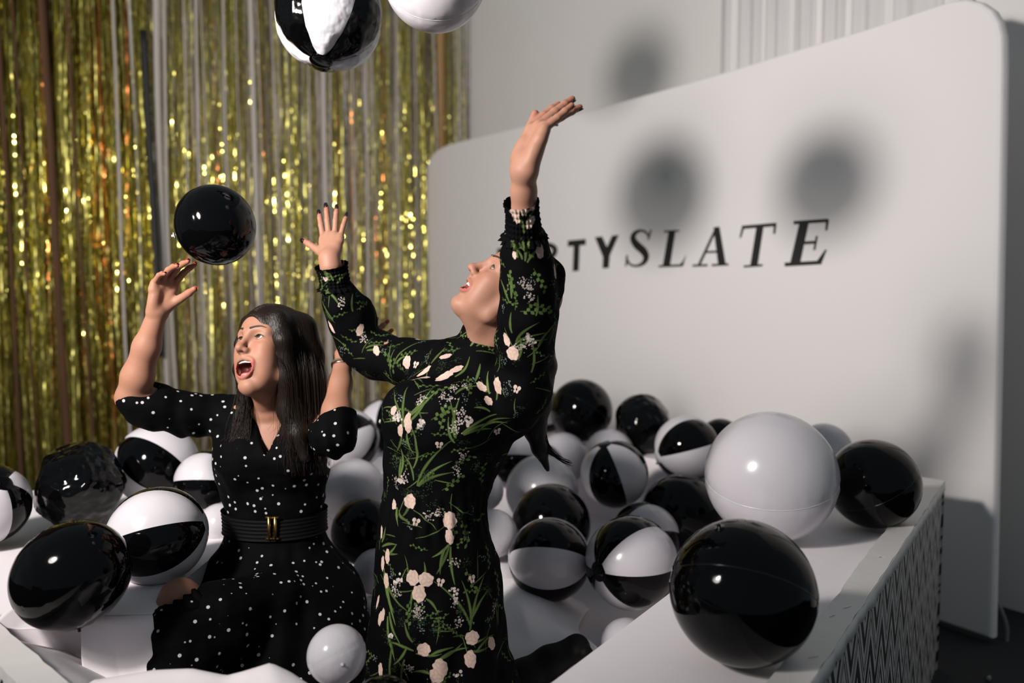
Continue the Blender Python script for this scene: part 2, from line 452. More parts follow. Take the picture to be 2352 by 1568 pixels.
# ---------------------------------------------------------------- the ball pit box
RZ = 0.75; BZ = 0.726; FZ = 0.40; RW = 0.065
pA = G(2171, 1103, RZ); pB = G(1861, 1568, RZ)
dR = (pA - pB) / np.linalg.norm(pA - pB)
pLo = G(0, 1530, RZ); dL = np.array([-0.755, 0.656, 0.0]); dL /= np.linalg.norm(dL)
_s = np.linalg.solve(np.array([[dR[0], -dL[0]], [dR[1], -dL[1]]]), (pLo - pA)[:2])
pN = pA + dR * _s[0]; pL = pN + dL * 2.72; pF = pA + (pL - pN)
pit = thing('ball_pit', 'large white topped ball pit box with black and white chevron printed sides', 'ball pit', (pN[0], pN[1], 0))
pit0 = np.array([pN[0], pN[1], 0.0])
corners = [pN, pA, pF, pL]
cenp = sum(corners) / 4
def flat(p, z): return np.array([p[0], p[1], z])
for k in range(4):
    a, b = corners[k], corners[(k + 1) % 4]
    d = (b - a) / np.linalg.norm(b - a); n = np.array([-d[1], d[0], 0.0])
    if n @ (cenp - a) < 0: n = -n
    L_ = np.linalg.norm(b - a)
    # outer panel carrying the chevron print, torn paper edge along the top
    nu = 60; top = []; rr = np.random.default_rng(50 + k)
    o0 = flat(a, 0) - pit0
    me_v = []; uvs = []
    for i in range(nu + 1):
        u = L_ * i / nu
        zt = RZ - 0.026 + 0.004 * rr.standard_normal()
        for z in (0.0, zt): me_v.append(o0 + d * u + n * 0.006 + np.array([0, 0, z])); uvs.append((u, z))
    base = len(me_v)
    for i in range(nu + 1):
        u = L_ * i / nu
        for z in (0.0, RZ - 0.026): me_v.append(o0 + d * u + n * 0.022 + np.array([0, 0, z])); uvs.append((u, z))
    fs = []
    for i in range(nu):
        fs.append((2 * i, 2 * i + 2, 2 * i + 3, 2 * i + 1)); q = base
        fs.append((q + 2 * i, q + 2 * i + 1, q + 2 * i + 3, q + 2 * i + 2))
        fs.append((2 * i + 1, 2 * i + 3, q + 2 * i + 3, q + 2 * i + 1))
    o = obj('side_panel', me_v, fs, M['chevron'], pit, smooth=False)
    uvl = o.data.uv_layers.new(name='UVMap')
    li = np.zeros(len(o.data.loops), dtype=np.int32); o.data.loops.foreach_get('vertex_index', li)
    uvl.data.foreach_set('uv', np.array(uvs, dtype=np.float32)[li].ravel())
    # rim board: slightly uneven white painted edge strips
    v = []; f = []; nseg = 70
    for i in range(nseg + 1):
        u = L_ * i / nseg
        e0 = 0.0012 * rr.standard_normal(); e1 = 0.0015 * rr.standard_normal() + (0.003 if (i // 7) % 3 == 0 else 0)
        c0 = o0 + d * u
        u_in = min(max(u, RW), L_ - RW) if i in (0, nseg) else u
        c1 = o0 + d * u_in
        v += [c0 - n * e0 + [0, 0, RZ - 0.026], c0 - n * e0 + [0, 0, RZ], c1 + n * (RW + e1) + [0, 0, RZ + 0.0004 * rr.standard_normal()], c1 + n * (RW + e1) + [0, 0, BZ - 0.012]]
    for i in range(nseg):
        for j in range(4):
            f.append((4 * i + j, 4 * i + (j + 1) % 4, 4 * i + 4 + (j + 1) % 4, 4 * i + 4 + j))
    f += [(0, 3, 2, 1), (4 * nseg, 4 * nseg + 1, 4 * nseg + 2, 4 * nseg + 3)]
    rimo = obj('rim_board', v, f, M['rim'], pit, smooth=False)
# torn white paper strip hanging over the outer edge of the right rim, with tape marks
d = dR; v = []; nu = 90; rr = np.random.default_rng(9); e = 0
for i in range(nu + 1):
    u = 0.75 + (np.linalg.norm(pA - pN) - 0.78) * i / nu
    e = 0.8 * e + 0.006 * rr.standard_normal()
    for t in range(3):
        p = pN - pit0 + d * u; p = p + np.array([d[1], -d[0], 0]) * (0.001 + 0.0015 * t + 0.002 * abs(math.sin(i * 0.7)) * t)
        p[2] = RZ - 0.001 - t * (0.012 + 0.35 * abs(e)); v.append(p)
sheet('torn_paper_edge', v, nu + 1, 3, M['rim'], 0.001, pit)
mb = MB()
for (px, py, a, l) in [(1946, 1394, 0.5, 0.012), (1912, 1414, 0.6, 0.01), (2030, 1280, -0.8, 0.008), (1868, 1508, 0.3, 0.012), (2022, 1279, 0.3, 0.006)]:
    c = G(px, py, RZ + 0.001) - pit0; q = np.array([math.cos(a), math.sin(a), 0]) * l; w = np.array([-math.sin(a), math.cos(a), 0]) * 0.0009
    mb.prism([c - q - w, c + q - w, c + q + w, c - q + w], (0, 0, 0.0008))
_o = mb.build('staple_marks', M['seam'], pit); _o['kind'] = 'stuff'
# right bench, back bench, left platform, near bench (painted white tops with fronts down to the pit floor)
nA = np.array([-dR[1], dR[0], 0]); nBk = np.array([-dL[1], dL[0], 0]);
if nBk @ (cenp - pA) < 0: nBk = -nBk
LR = np.linalg.norm(pA - pN); LL = 2.72
def pit_pt(u, v, z): return pN + dR * u + dL * v + np.array([0, 0, z - RZ]) - pit0   # u along right side, v along left side
def bench(poly, z, z0, name='bench'):
    mb = MB(); mb.prism([np.array([p[0], p[1], z0]) for p in poly], (0, 0, z - z0)); return mb.build(name, M['paper'], pit)
e_ = 0.03
bench([pit_pt(e_, e_, 0), pit_pt(LR - e_, e_, 0), pit_pt(LR - e_, 0.43, 0), pit_pt(0.62, 0.43, 0)], BZ - 0.004, 0.03)
bench([pit_pt(LR - e_, 0.431, 0), pit_pt(LR - e_, LL - e_, 0), pit_pt(LR - 0.30, LL - e_, 0), pit_pt(LR - 0.30, 0.431, 0)], BZ - 0.004, 0.03)
bench([pit_pt(e_, 0.432, 0), pit_pt(0.5, 0.432, 0), pit_pt(0.5, 1.1, 0), pit_pt(e_, 1.1, 0)], 0.605, 0.03)
def rel(x, y): return np.array([x, y, 0]) - pit0
plat = [rel(*G(2, 1440, 0.71)[:2]), rel(*G(345, 1410, 0.71)[:2]) + np.array([-0.01, 0.03, 0]), rel(-0.85, 2.7), rel(-0.79, 3.1), pit_pt(LR - 0.301, 2.05, 0), pit_pt(LR - 0.301, LL - e_, 0), pit_pt(1.4, LL - e_, 0), pit_pt(e_, LL - e_, 0), pit_pt(0.066, 1.9, 0)]
plat[0] = plat[0] + np.array([-0.02, 0.05, 0]); plat[1] = plat[1] + np.array([0, 0.05, 0])
bench(plat, 0.715, 0.03)
mb = MB(); mb.prism([pit_pt(e_, e_, 0.03) * [1, 1, 0] + [0, 0, 0.03], pit_pt(LR - e_, e_, 0) * [1, 1, 0] + [0, 0, 0.03], pit_pt(LR - e_, LL - e_, 0) * [1, 1, 0] + [0, 0, 0.03], pit_pt(e_, LL - e_, 0) * [1, 1, 0] + [0, 0, 0.03]], (0, 0, FZ - 0.03))
mb.build('pit_floor', M['paper'], pit)

# ---------------------------------------------------------------- loose white paper lining (things of their own)
def paper(name, rows, label, sub=6, amp=0.004, seed=3, thick=0.0012, cat='paper'):
    rows = [resample(r, 40) for r in rows]; nR_ = len(rows)
    t = np.linspace(0, nR_ - 1, (nR_ - 1) * sub + 1); A_ = np.array(rows); out = []
    for x in t:
        i = min(int(x), nR_ - 2); f_ = x - i
        p0 = A_[max(i - 1, 0)]; p1 = A_[i]; p2 = A_[i + 1]; p3 = A_[min(i + 2, nR_ - 1)]
        out.append(0.5 * (2 * p1 + (p2 - p0) * f_ + (2 * p0 - 5 * p1 + 4 * p2 - p3) * f_ ** 2 + (3 * p1 - p0 - 3 * p2 + p3) * f_ ** 3))
    A_ = np.array(out)
    A_[..., 2] += amp * smooth_noise(A_[..., 0] * 5, A_[..., 1] * 5 + A_[..., 2] * 3, seed)
    o = sheet(name, A_.reshape(-1, 3), A_.shape[0], 40, M['paper'], thick)
    return tag(o, label, cat)
# sheet over the left platform, its front edge curling up and hanging into the pit
Y = lambda px, py, d: P(px, py, d)
front = [Y(-20, 1436, 1.75), Y(40, 1446, 1.78), Y(95, 1444, 1.80), Y(140, 1428, 1.82), Y(180, 1415, 1.84), Y(260, 1413, 1.86), Y(350, 1410, 1.88)]
mid1 = [p + np.array([-0.01, 0.10, 0.004]) for p in front]
def atz(ps, z): return [np.array([p[0], p[1], z]) for p in ps]
mid2 = atz([p + np.array([-0.04, 0.30, 0]) for p in front], 0.721); mid3 = atz([p + np.array([-0.15, 0.75, 0]) for p in front], 0.72); mid4 = atz([p + np.array([-0.3, 1.3, 0]) for p in front], 0.72)
paper('paper_sheet', [front, mid1, mid2, mid3, mid4], 'white paper sheet lying on the left platform under the black balls, front edge lifted', 6, 0.003, 3)
hang = [[Y(181, 1414, 1.845), Y(260, 1412.5, 1.865), Y(350, 1409, 1.885)], [Y(184, 1424, 1.83), Y(265, 1424, 1.85), Y(352, 1421, 1.87)], [Y(186, 1470, 1.825), Y(262, 1470, 1.85), Y(356, 1465, 1.865)], [Y(189, 1530, 1.82), Y(268, 1524, 1.85), Y(362, 1515, 1.86)], [Y(205, 1575, 1.81), Y(280, 1566, 1.83), Y(380, 1552, 1.84)], [Y(215, 1600, 1.79), Y(300, 1590, 1.80), Y(400, 1575, 1.82)]]
paper('paper_flap', hang, 'white paper flap hanging down beside the knees of the seated woman', 6, 0.002, 5)
sl = [[Y(-60, 1462, 1.66), Y(60, 1500, 1.67), Y(150, 1575, 1.50), Y(190, 1640, 1.36)], [Y(-20, 1452, 1.72), Y(90, 1500, 1.72), Y(200, 1562, 1.62), Y(270, 1640, 1.45)], [Y(20, 1466, 1.80), Y(120, 1498, 1.79), Y(230, 1560, 1.76), Y(330, 1640, 1.6)], [Y(40, 1466, 1.95), Y(150, 1492, 1.93), Y(260, 1550, 1.92), Y(380, 1640, 1.75)]]
paper('paper_lining', sl, 'white paper lining sloping down inside the near left rim of the pit', 6, 0.002, 8)
nr = [[Y(190, 1640, 1.45), Y(330, 1680, 1.42), Y(520, 1700, 1.4), Y(700, 1700, 1.4), Y(800, 1700, 1.4)],
      [Y(190, 1586, 1.55), Y(330, 1580, 1.53), Y(520, 1590, 1.52), Y(640, 1590, 1.5), Y(760, 1610, 1.5)],
      [Y(215, 1560, 1.60), Y(350, 1541, 1.59), Y(440, 1538, 1.58), Y(520, 1553, 1.57), Y(560, 1543, 1.56), Y(622, 1524, 1.57), Y(668, 1545, 1.57), Y(730, 1585, 1.56)],
      [Y(225, 1566, 1.64), Y(350, 1547, 1.63), Y(440, 1545, 1.62), Y(520, 1560, 1.61), Y(560, 1551, 1.60), Y(622, 1534, 1.61), Y(668, 1555, 1.61), Y(730, 1600, 1.6)]]
paper('curled_paper', nr, 'curled white paper edge in front of the polka dot skirt hem', 7, 0.0025, 11)
cr = [[Y(1150, 1545, 2.25), Y(1230, 1555, 2.2), Y(1330, 1555, 2.15)], [Y(1140, 1480, 2.32), Y(1225, 1478, 2.3), Y(1300, 1470, 2.3), Y(1380, 1500, 2.25)], [Y(1130, 1420, 2.42), Y(1200, 1398, 2.40), Y(1250, 1405, 2.42), Y(1330, 1450, 2.4)], [Y(1130, 1370, 2.55), Y(1180, 1352, 2.55), Y(1240, 1368, 2.55), Y(1340, 1420, 2.55)], [Y(1130, 1330, 2.75), Y(1190, 1325, 2.75), Y(1260, 1345, 2.75), Y(1360, 1390, 2.75)]]
paper('crumpled_paper', cr, 'crumpled white paper on the pit floor beside the floral dress', 6, 0.006, 13)
cr2 = [[Y(790, 1470, 2.35), Y(820, 1455, 2.34), Y(860, 1480, 2.3)], [Y(795, 1440, 2.4), Y(828, 1412, 2.38), Y(865, 1420, 2.36)], [Y(812, 1400, 2.48), Y(838, 1382, 2.46), Y(870, 1390, 2.45)], [Y(826, 1378, 2.6), Y(850, 1366, 2.6), Y(880, 1370, 2.6)]]
paper('paper_scrap', cr2, 'small crumpled white paper scrap behind the front small white ball', 6, 0.008, 17)

# ---------------------------------------------------------------- beach balls
NG = 6
def gore_mesh(m, name, puff=0.022, wr=0.0, seed=0):
    nlat, nlon = 22, 9
    r = np.random.default_rng(seed)
    la_ = np.linspace(-math.pi / 2 + 0.20, math.pi / 2 - 0.20, nlat); lo = np.linspace(-math.pi / NG, math.pi / NG, nlon)
    v = []
    for a in la_:
        for b in lo:
            e = abs(b) / (math.pi / NG)
            rad = 1 - puff * e ** 3 + (wr * 0.012 * math.sin(a * 31 + r.uniform(-.6, .6)) * max(0, e - 0.3))
            v.append((rad * math.cos(a) * math.cos(b), rad * math.cos(a) * math.sin(b), rad * math.sin(a)))
    return mesh_data(name, v, grid_faces(nlat, nlon)[:, ::-1].tolist(), m)
def cap_mesh(m, name):
    prof = [(0.0, 1.003), (0.08, 1.002), (0.16, 0.992), (0.205, 0.981), (0.212, 0.972), (0.205, 0.965)]
    n = 24; v = [(0, 0, prof[0][1])]
    for r, z in prof[1:]:
        v += [(r * math.cos(2 * math.pi * i / n), r * math.sin(2 * math.pi * i / n), z) for i in range(n)]
    f = [(0, 1 + i, 1 + (i + 1) % n) for i in range(n)]
    for k in range(len(prof) - 2):
        a = 1 + k * n; f += [(a + i, a + n + i, a + n + (i + 1) % n, a + (i + 1) % n) for i in range(n)]
    return mesh_data(name, v, f, m)
def valve_mesh(m, name):
    prof = [(0.075, 0.99), (0.075, 1.006), (0.05, 1.008), (0.03, 1.012), (0.028, 1.06), (0.018, 1.066), (0.0, 1.066)]
    n = 14; v = []
    for r, z in prof: v += [(r * math.cos(2 * math.pi * i / n), r * math.sin(2 * math.pi * i / n), z) for i in range(n)]
    f = []
    for k in range(len(prof) - 1):
        a = k * n; f += [(a + i, a + (i + 1) % n, a + n + (i + 1) % n, a + n + i) for i in range(n)]
    return mesh_data(name, v, f, m)
def solid_mesh(m, name, crumple=0.0, seed=0, egg=0.0, pucker=0.006):
    nlat, nlon = 56, 72; r = np.random.default_rng(seed)
    la_ = np.linspace(-math.pi / 2, math.pi / 2, nlat)[:, None]; lo = np.linspace(0, 2 * math.pi, nlon, endpoint=False)[None, :]
    x = np.cos(la_) * np.cos(lo); y = np.cos(la_) * np.sin(lo); z = np.sin(la_) + 0 * lo
    rad = np.ones_like(x) - 0.012 * np.exp(-(la_ / 0.035) ** 2)
    rad = rad + pucker * np.sin(lo * 34 + 2 * np.sin(lo * 5)) * np.exp(-((np.abs(la_) - 0.11) / 0.07) ** 2)
    if crumple:
        for _ in range(26):                    # flat dents and folds
            d = r.normal(size=3); d /= np.linalg.norm(d); c = x * d[0] + y * d[1] + z * d[2]
            h = 1 - crumple * r.uniform(0.35, 1.0)
            rad = np.where(c * rad > h, h / np.maximum(c, 1e-3) * 0.75 + rad * 0.25, rad)
        rad = rad + crumple * 0.06 * smooth_noise(x * 5 + z * 3, y * 5 - z * 4, seed)
    zz = z * (1 + egg)
    v = np.stack([x * rad, y * rad, zz * rad], -1).reshape(-1, 3)
    f = []
    for i in range(nlat - 1):
        for j in range(nlon):
            f.append((i * nlon + j, i * nlon + (j + 1) % nlon, (i + 1) * nlon + (j + 1) % nlon, (i + 1) * nlon + j))
    return mesh_data(name, v.tolist(), f, m)
def band_mesh(m, name):
    n = 72; v = []
    for i in range(n):
        w = 2 * math.pi * i / n
        for r, z in ((0.980, -0.010), (0.9965, -0.005), (0.9965, 0.005), (0.980, 0.010)): v.append((r * math.cos(w), r * math.sin(w), z))
    f = [(4 * i + j, 4 * ((i + 1) % n) + j, 4 * ((i + 1) % n) + j + 1, 4 * i + j + 1) for i in range(n) for j in range(3)]
    return mesh_data(name, v, f, m)
BM = {'gk': gore_mesh(M['black'], 'black_panel'), 'gw': gore_mesh(M['white'], 'white_panel'),
      'ck': cap_mesh(M['black'], 'black_cap'), 'cw': cap_mesh(M['white'], 'white_cap'),
      'vk': valve_mesh(M['black'], 'black_valve'), 'vw': valve_mesh(M['white'], 'white_valve'),
      'sk': solid_mesh(M['black'], 'black_ball'), 'sw': solid_mesh(M['white'], 'white_ball', pucker=0.009), 'bk': band_mesh(M['seamk'], 'black_seam'), 'bw': band_mesh(M['seam'], 'white_seam')}
BM['gkw'] = gore_mesh(M['blackw'], 'wrinkled_black_panel', 0.07, 1.6, 1); BM['gww'] = gore_mesh(M['whitew'], 'wrinkled_white_panel', 0.07, 1.6, 2)
def basis(axis, ref):
    z = view_dir(axis); x = view_dir(ref); x = x - z * (x @ z); x /= np.linalg.norm(x); y = np.cross(z, x)
    return Matrix(((x[0], y[0], z[0]), (x[1], y[1], z[1]), (x[2], y[2], z[2])))
def ball_root(px, py, r, d, axis, ref, label, group):
    p = P(px, py, d); R = r / FPX * d * 0.985
    t = thing('beach_ball', label, 'ball', p, group)
    m4 = basis(axis, ref).to_4x4(); t.matrix_world = Matrix.Translation(V3(p)) @ m4 @ Matrix.Diagonal((R, R, R, 1))
    return t
GP = 'black and white beach balls'
def aim_valve(t, o, vdir):
    v = t.matrix_world.to_3x3().inverted() @ Vector(view_dir(vdir)); v.normalize()
    o.rotation_mode = 'QUATERNION'; o.rotation_quaternion = Vector((0, 0, 1)).rotation_difference(v)
AWAY = (0.25, -0.35, -0.9)
def panel_ball(px, py, r, d, axis, ref, first, label, cap=None, wr=False, vdir=AWAY):
    """first = colour of the panel whose centre looks along ref"""
    t = ball_root(px, py, r, d, axis, ref, label, GP)
    for k in range(NG):
        c = first if k % 2 == 0 else ('k' if first == 'w' else 'w')
        o = link('panel', BM['g' + c + ('w' if wr else '')], t); o.rotation_euler = (0, 0, 2 * math.pi * k / NG)
    cp = cap or 'k'
    link('end_cap', BM['c' + cp], t); o = link('end_cap', BM['c' + ('w' if cp == 'k' else 'k')], t); o.rotation_euler = (math.pi, 0, 0)
    aim_valve(t, link('valve', BM['vw'], t), vdir)
    return t
def solid_ball(px, py, r, d, c, axis, label, mesh=None, vdir=AWAY, vc=None):
    ref = (axis[1] + 0.1, -axis[0] + 0.2, 0.31)
    t = ball_root(px, py, r, d, axis, ref, label, 'solid black and solid white balls')
    link('body', mesh or BM['s' + c], t)
    if mesh is None:
        link('seam', BM['b' + c], t)
    aim_valve(t, link('valve', BM['v' + (vc or c)], t), vdir)
    return t
#            px    py    r    d     axis            ref            colour at ref
panel_ball(-32, 1158, 95, 2.331, (.62, .55, .35), (-.5, .75, .4), 'w', 'beach ball cut by the left edge of the picture, white above black')
solid_ball(180, 1117, 106, 2.52, 'k', (.2, .9, .3), 'crumpled half deflated black ball on the left platform before the foil', solid_mesh(M['blackw'], 'crumpled_black_ball', 0.30, 5))
panel_ball(362, 1066, 95, 2.773, (-.78, .58, .16), (.22, .12, .95), 'k', 'beach ball with a black panel between white ones below the raised bare elbow')
panel_ball(478, 1108, 76, 2.653, (1, .05, .15), (.0, -.25, .95), 'k', 'beach ball black with white top half hidden behind the polka dot dress', 'w')
panel_ball(362, 1229, 112, 2.09, (-.93, -.22, .2), (.12, -.18, .95), 'k', 'beach ball with slanting black band left of the belted waist')
solid_ball(165, 1320, 122, 1.774, 'k', (.80, .55, .1), 'shiny egg shaped black ball at the front of the left platform', solid_mesh(M['black'], 'egg_black_ball', 0.0, 3, 0.10), (.25, -.95, .2))
solid_ball(505, 1205, 50, 2.50, 'w', (.3, .9, .2), 'small white ball in shade just left of the belt')
panel_ball(800, 1010, 72, 3.30, (.83, .50, .1), (.15, -.30, .95), 'w', 'beach ball, black over white, under the sleeve hem right of the long hair')
panel_ball(885, 975, 62, 3.80, (0, 1, .2), (-.62, .1, .7), 'w', 'beach ball, white left half and black right half, touching the foil curtain bottom')
solid_ball(810, 1130, 78, 3.0, 'w', (.15, .95, .1), 'white ball with level seam right of the polka dot waist')
solid_ball(885, 1095, 48, 3.3, 'w', (.6, .6, .3), 'small white ball peeping out at the left side of the floral dress')
solid_ball(838, 1220, 78, 2.75, 'k', (.2, .9, .4), 'black ball in shadow between the two women')
solid_ball(862, 1312, 52, 2.6, 'w', (.9, .2, .2), 'bright white ball half behind the floral skirt, upper one')
solid_ball(854, 1425, 50, 2.35, 'w', (.9, .2, .3), 'white ball half behind the floral skirt, lower one')
solid_ball(773, 1503, 68, 1.72, 'w', (-.4, .75, -.2), 'small white ball with its valve showing at the bottom centre front', None, (.40, .03, .9))
solid_ball(880, 1640, 85, 1.50, 'k', (.2, .9, .2), 'black ball mostly below the frame at the hem of the floral skirt')
solid_ball(1335, 942, 73, 3.875, 'k', (.5, .8, -.3), 'glossy black ball highest on the back bench beside the ponytail')
solid_ball(1478, 975, 72, 3.686, 'k', (.3, .8, .3), 'dented black ball second from the ponytail along the back bench', solid_mesh(M['blackw'], 'dented_black_ball', 0.22, 8))
panel_ball(1578, 1030, 77, 3.3, (-.92, -.22, .2), (.05, -.38, .9), 'w', 'beach ball with black top and white lower band left of the big white ball', 'w', False, (-.90, -.42, .1))
solid_ball(1655, 1010, 50, 3.45, 'k', (.5, .7, .2), 'small black ball peeping over the big white ball from behind')
solid_ball(1770, 1093, 150, 2.385, 'w', (-.10, .93, .33), 'biggest white ball with puckered seam on the right bench')
solid_ball(1893, 1035, 64, 3.10, 'w', (.3, .9, .1), 'small white ball behind the biggest white ball')
solid_ball(2006, 1110, 103, 2.514, 'k', (-.5, .8, .1), 'black ball at the right rim corner beside the biggest white ball')
solid_ball(2088, 1125, 28, 3.0, 'w', (.3, .9, .1), 'tiny sliver of white ball behind the black ball at the rim corner')
solid_ball(1400, 1042, 58, 3.554, 'w', (.6, .6, .3), 'white ball tucked under the dented black ball')
solid_ball(1292, 1052, 60, 3.72, 'w', (.3, .9, .1), 'white ball just right of the ponytail tip')
panel_ball(1190, 1058, 70, 3.463, (1, .05, .2), (0, .72, .6), 'w', 'beach ball, white over black, left of the ponytail by the dress')
solid_ball(1245, 1128, 85, 3.217, 'w', (.2, .9, .2), 'white ball directly under the ponytail tip')
solid_ball(1108, 1125, 50, 2.90, 'w', (.5, .8, .1), 'white ball against the back of the floral dress waist')
panel_ball(1411, 1088, 79, 3.12, (-.30, .90, .22), (-.42, -.1, .88), 'k', 'beach ball with an upright black panel in the middle of the pile')
solid_ball(1266, 1202, 92, 2.92, 'k', (.4, .8, .4), 'black ball behind the grey shaded beach ball')
solid_ball(1567, 1183, 96, 3.098, 'k', (.6, .7, .2), 'large black ball in shade left of the biggest white ball')
panel_ball(1262, 1284, 96, 2.62, (1, -.02, .16), (0, .02, 1), 'w', 'beach ball with a wide white band in shade between black top and bottom')
panel_ball(1450, 1291, 108, 2.5, (-.80, -.03, .6), (.52, .50, .69), 'w', 'beach ball with black end cap facing left, front of the pile')
panel_ball(1480, 1235, 82, 2.882, (-.80, .15, .5), (.35, .75, .45), 'w', 'beach ball behind the one with the black end cap', 'w')
solid_ball(1705, 1358, 167, 1.61, 'k', (.25, .75, -.45), 'largest black ball at the front of the right bench', None, (-.35, .9, .15))
solid_ball(1440, 1482, 62, 2.35, 'w', (.4, .8, .2), 'white ball low in the pit under the right bench edge')
solid_ball(1133, 1225, 56, 2.75, 'w', (.4, .8, .2), 'shaded white ball behind the hip of the floral dress')
solid_ball(1150, 1322, 50, 2.8, 'w', (.4, .8, .2), 'white ball low behind the floral skirt at right')
panel_ball(1255, 945, 50, 4.079, (1, .1, .15), (0, .75, .5), 'k', 'small beach ball, black over white, behind the ponytail')
panel_ball(755, 37, 126, 2.28, (-.08, -.95, .28), (.24, .22, .94), 'w', 'wrinkled beach ball in the air at the top, black and white panels', 'k', True)
solid_ball(998, -48, 119, 1.93, 'w', (.1, .3, .9), 'white ball in the air cut by the top edge of the picture', None, (-.2, -.45, .87))
solid_ball(495, 517, 94, 2.15, 'k', (.9, .3, .1), 'glossy black ball in the air in front of the foil curtain', solid_mesh(M['black'], 'squashed_black_ball', 0.0, 14, -0.05, 0.003), (-.93, -.28, .2), 'w')
_q = Vector((0.787, 5.379, 2.936)); _p = LIGHT_POS.lerp(_q, 0.43)
_t = thing('beach_ball', 'black ball tossed high above the picture, seen only by its shadow on the wall', 'ball', _p, 'solid black and solid white balls')
_t.scale = (0.125,) * 3; link('body', BM['sk'], _t); link('seam', BM['bk'], _t); link('valve', BM['vk'], _t)
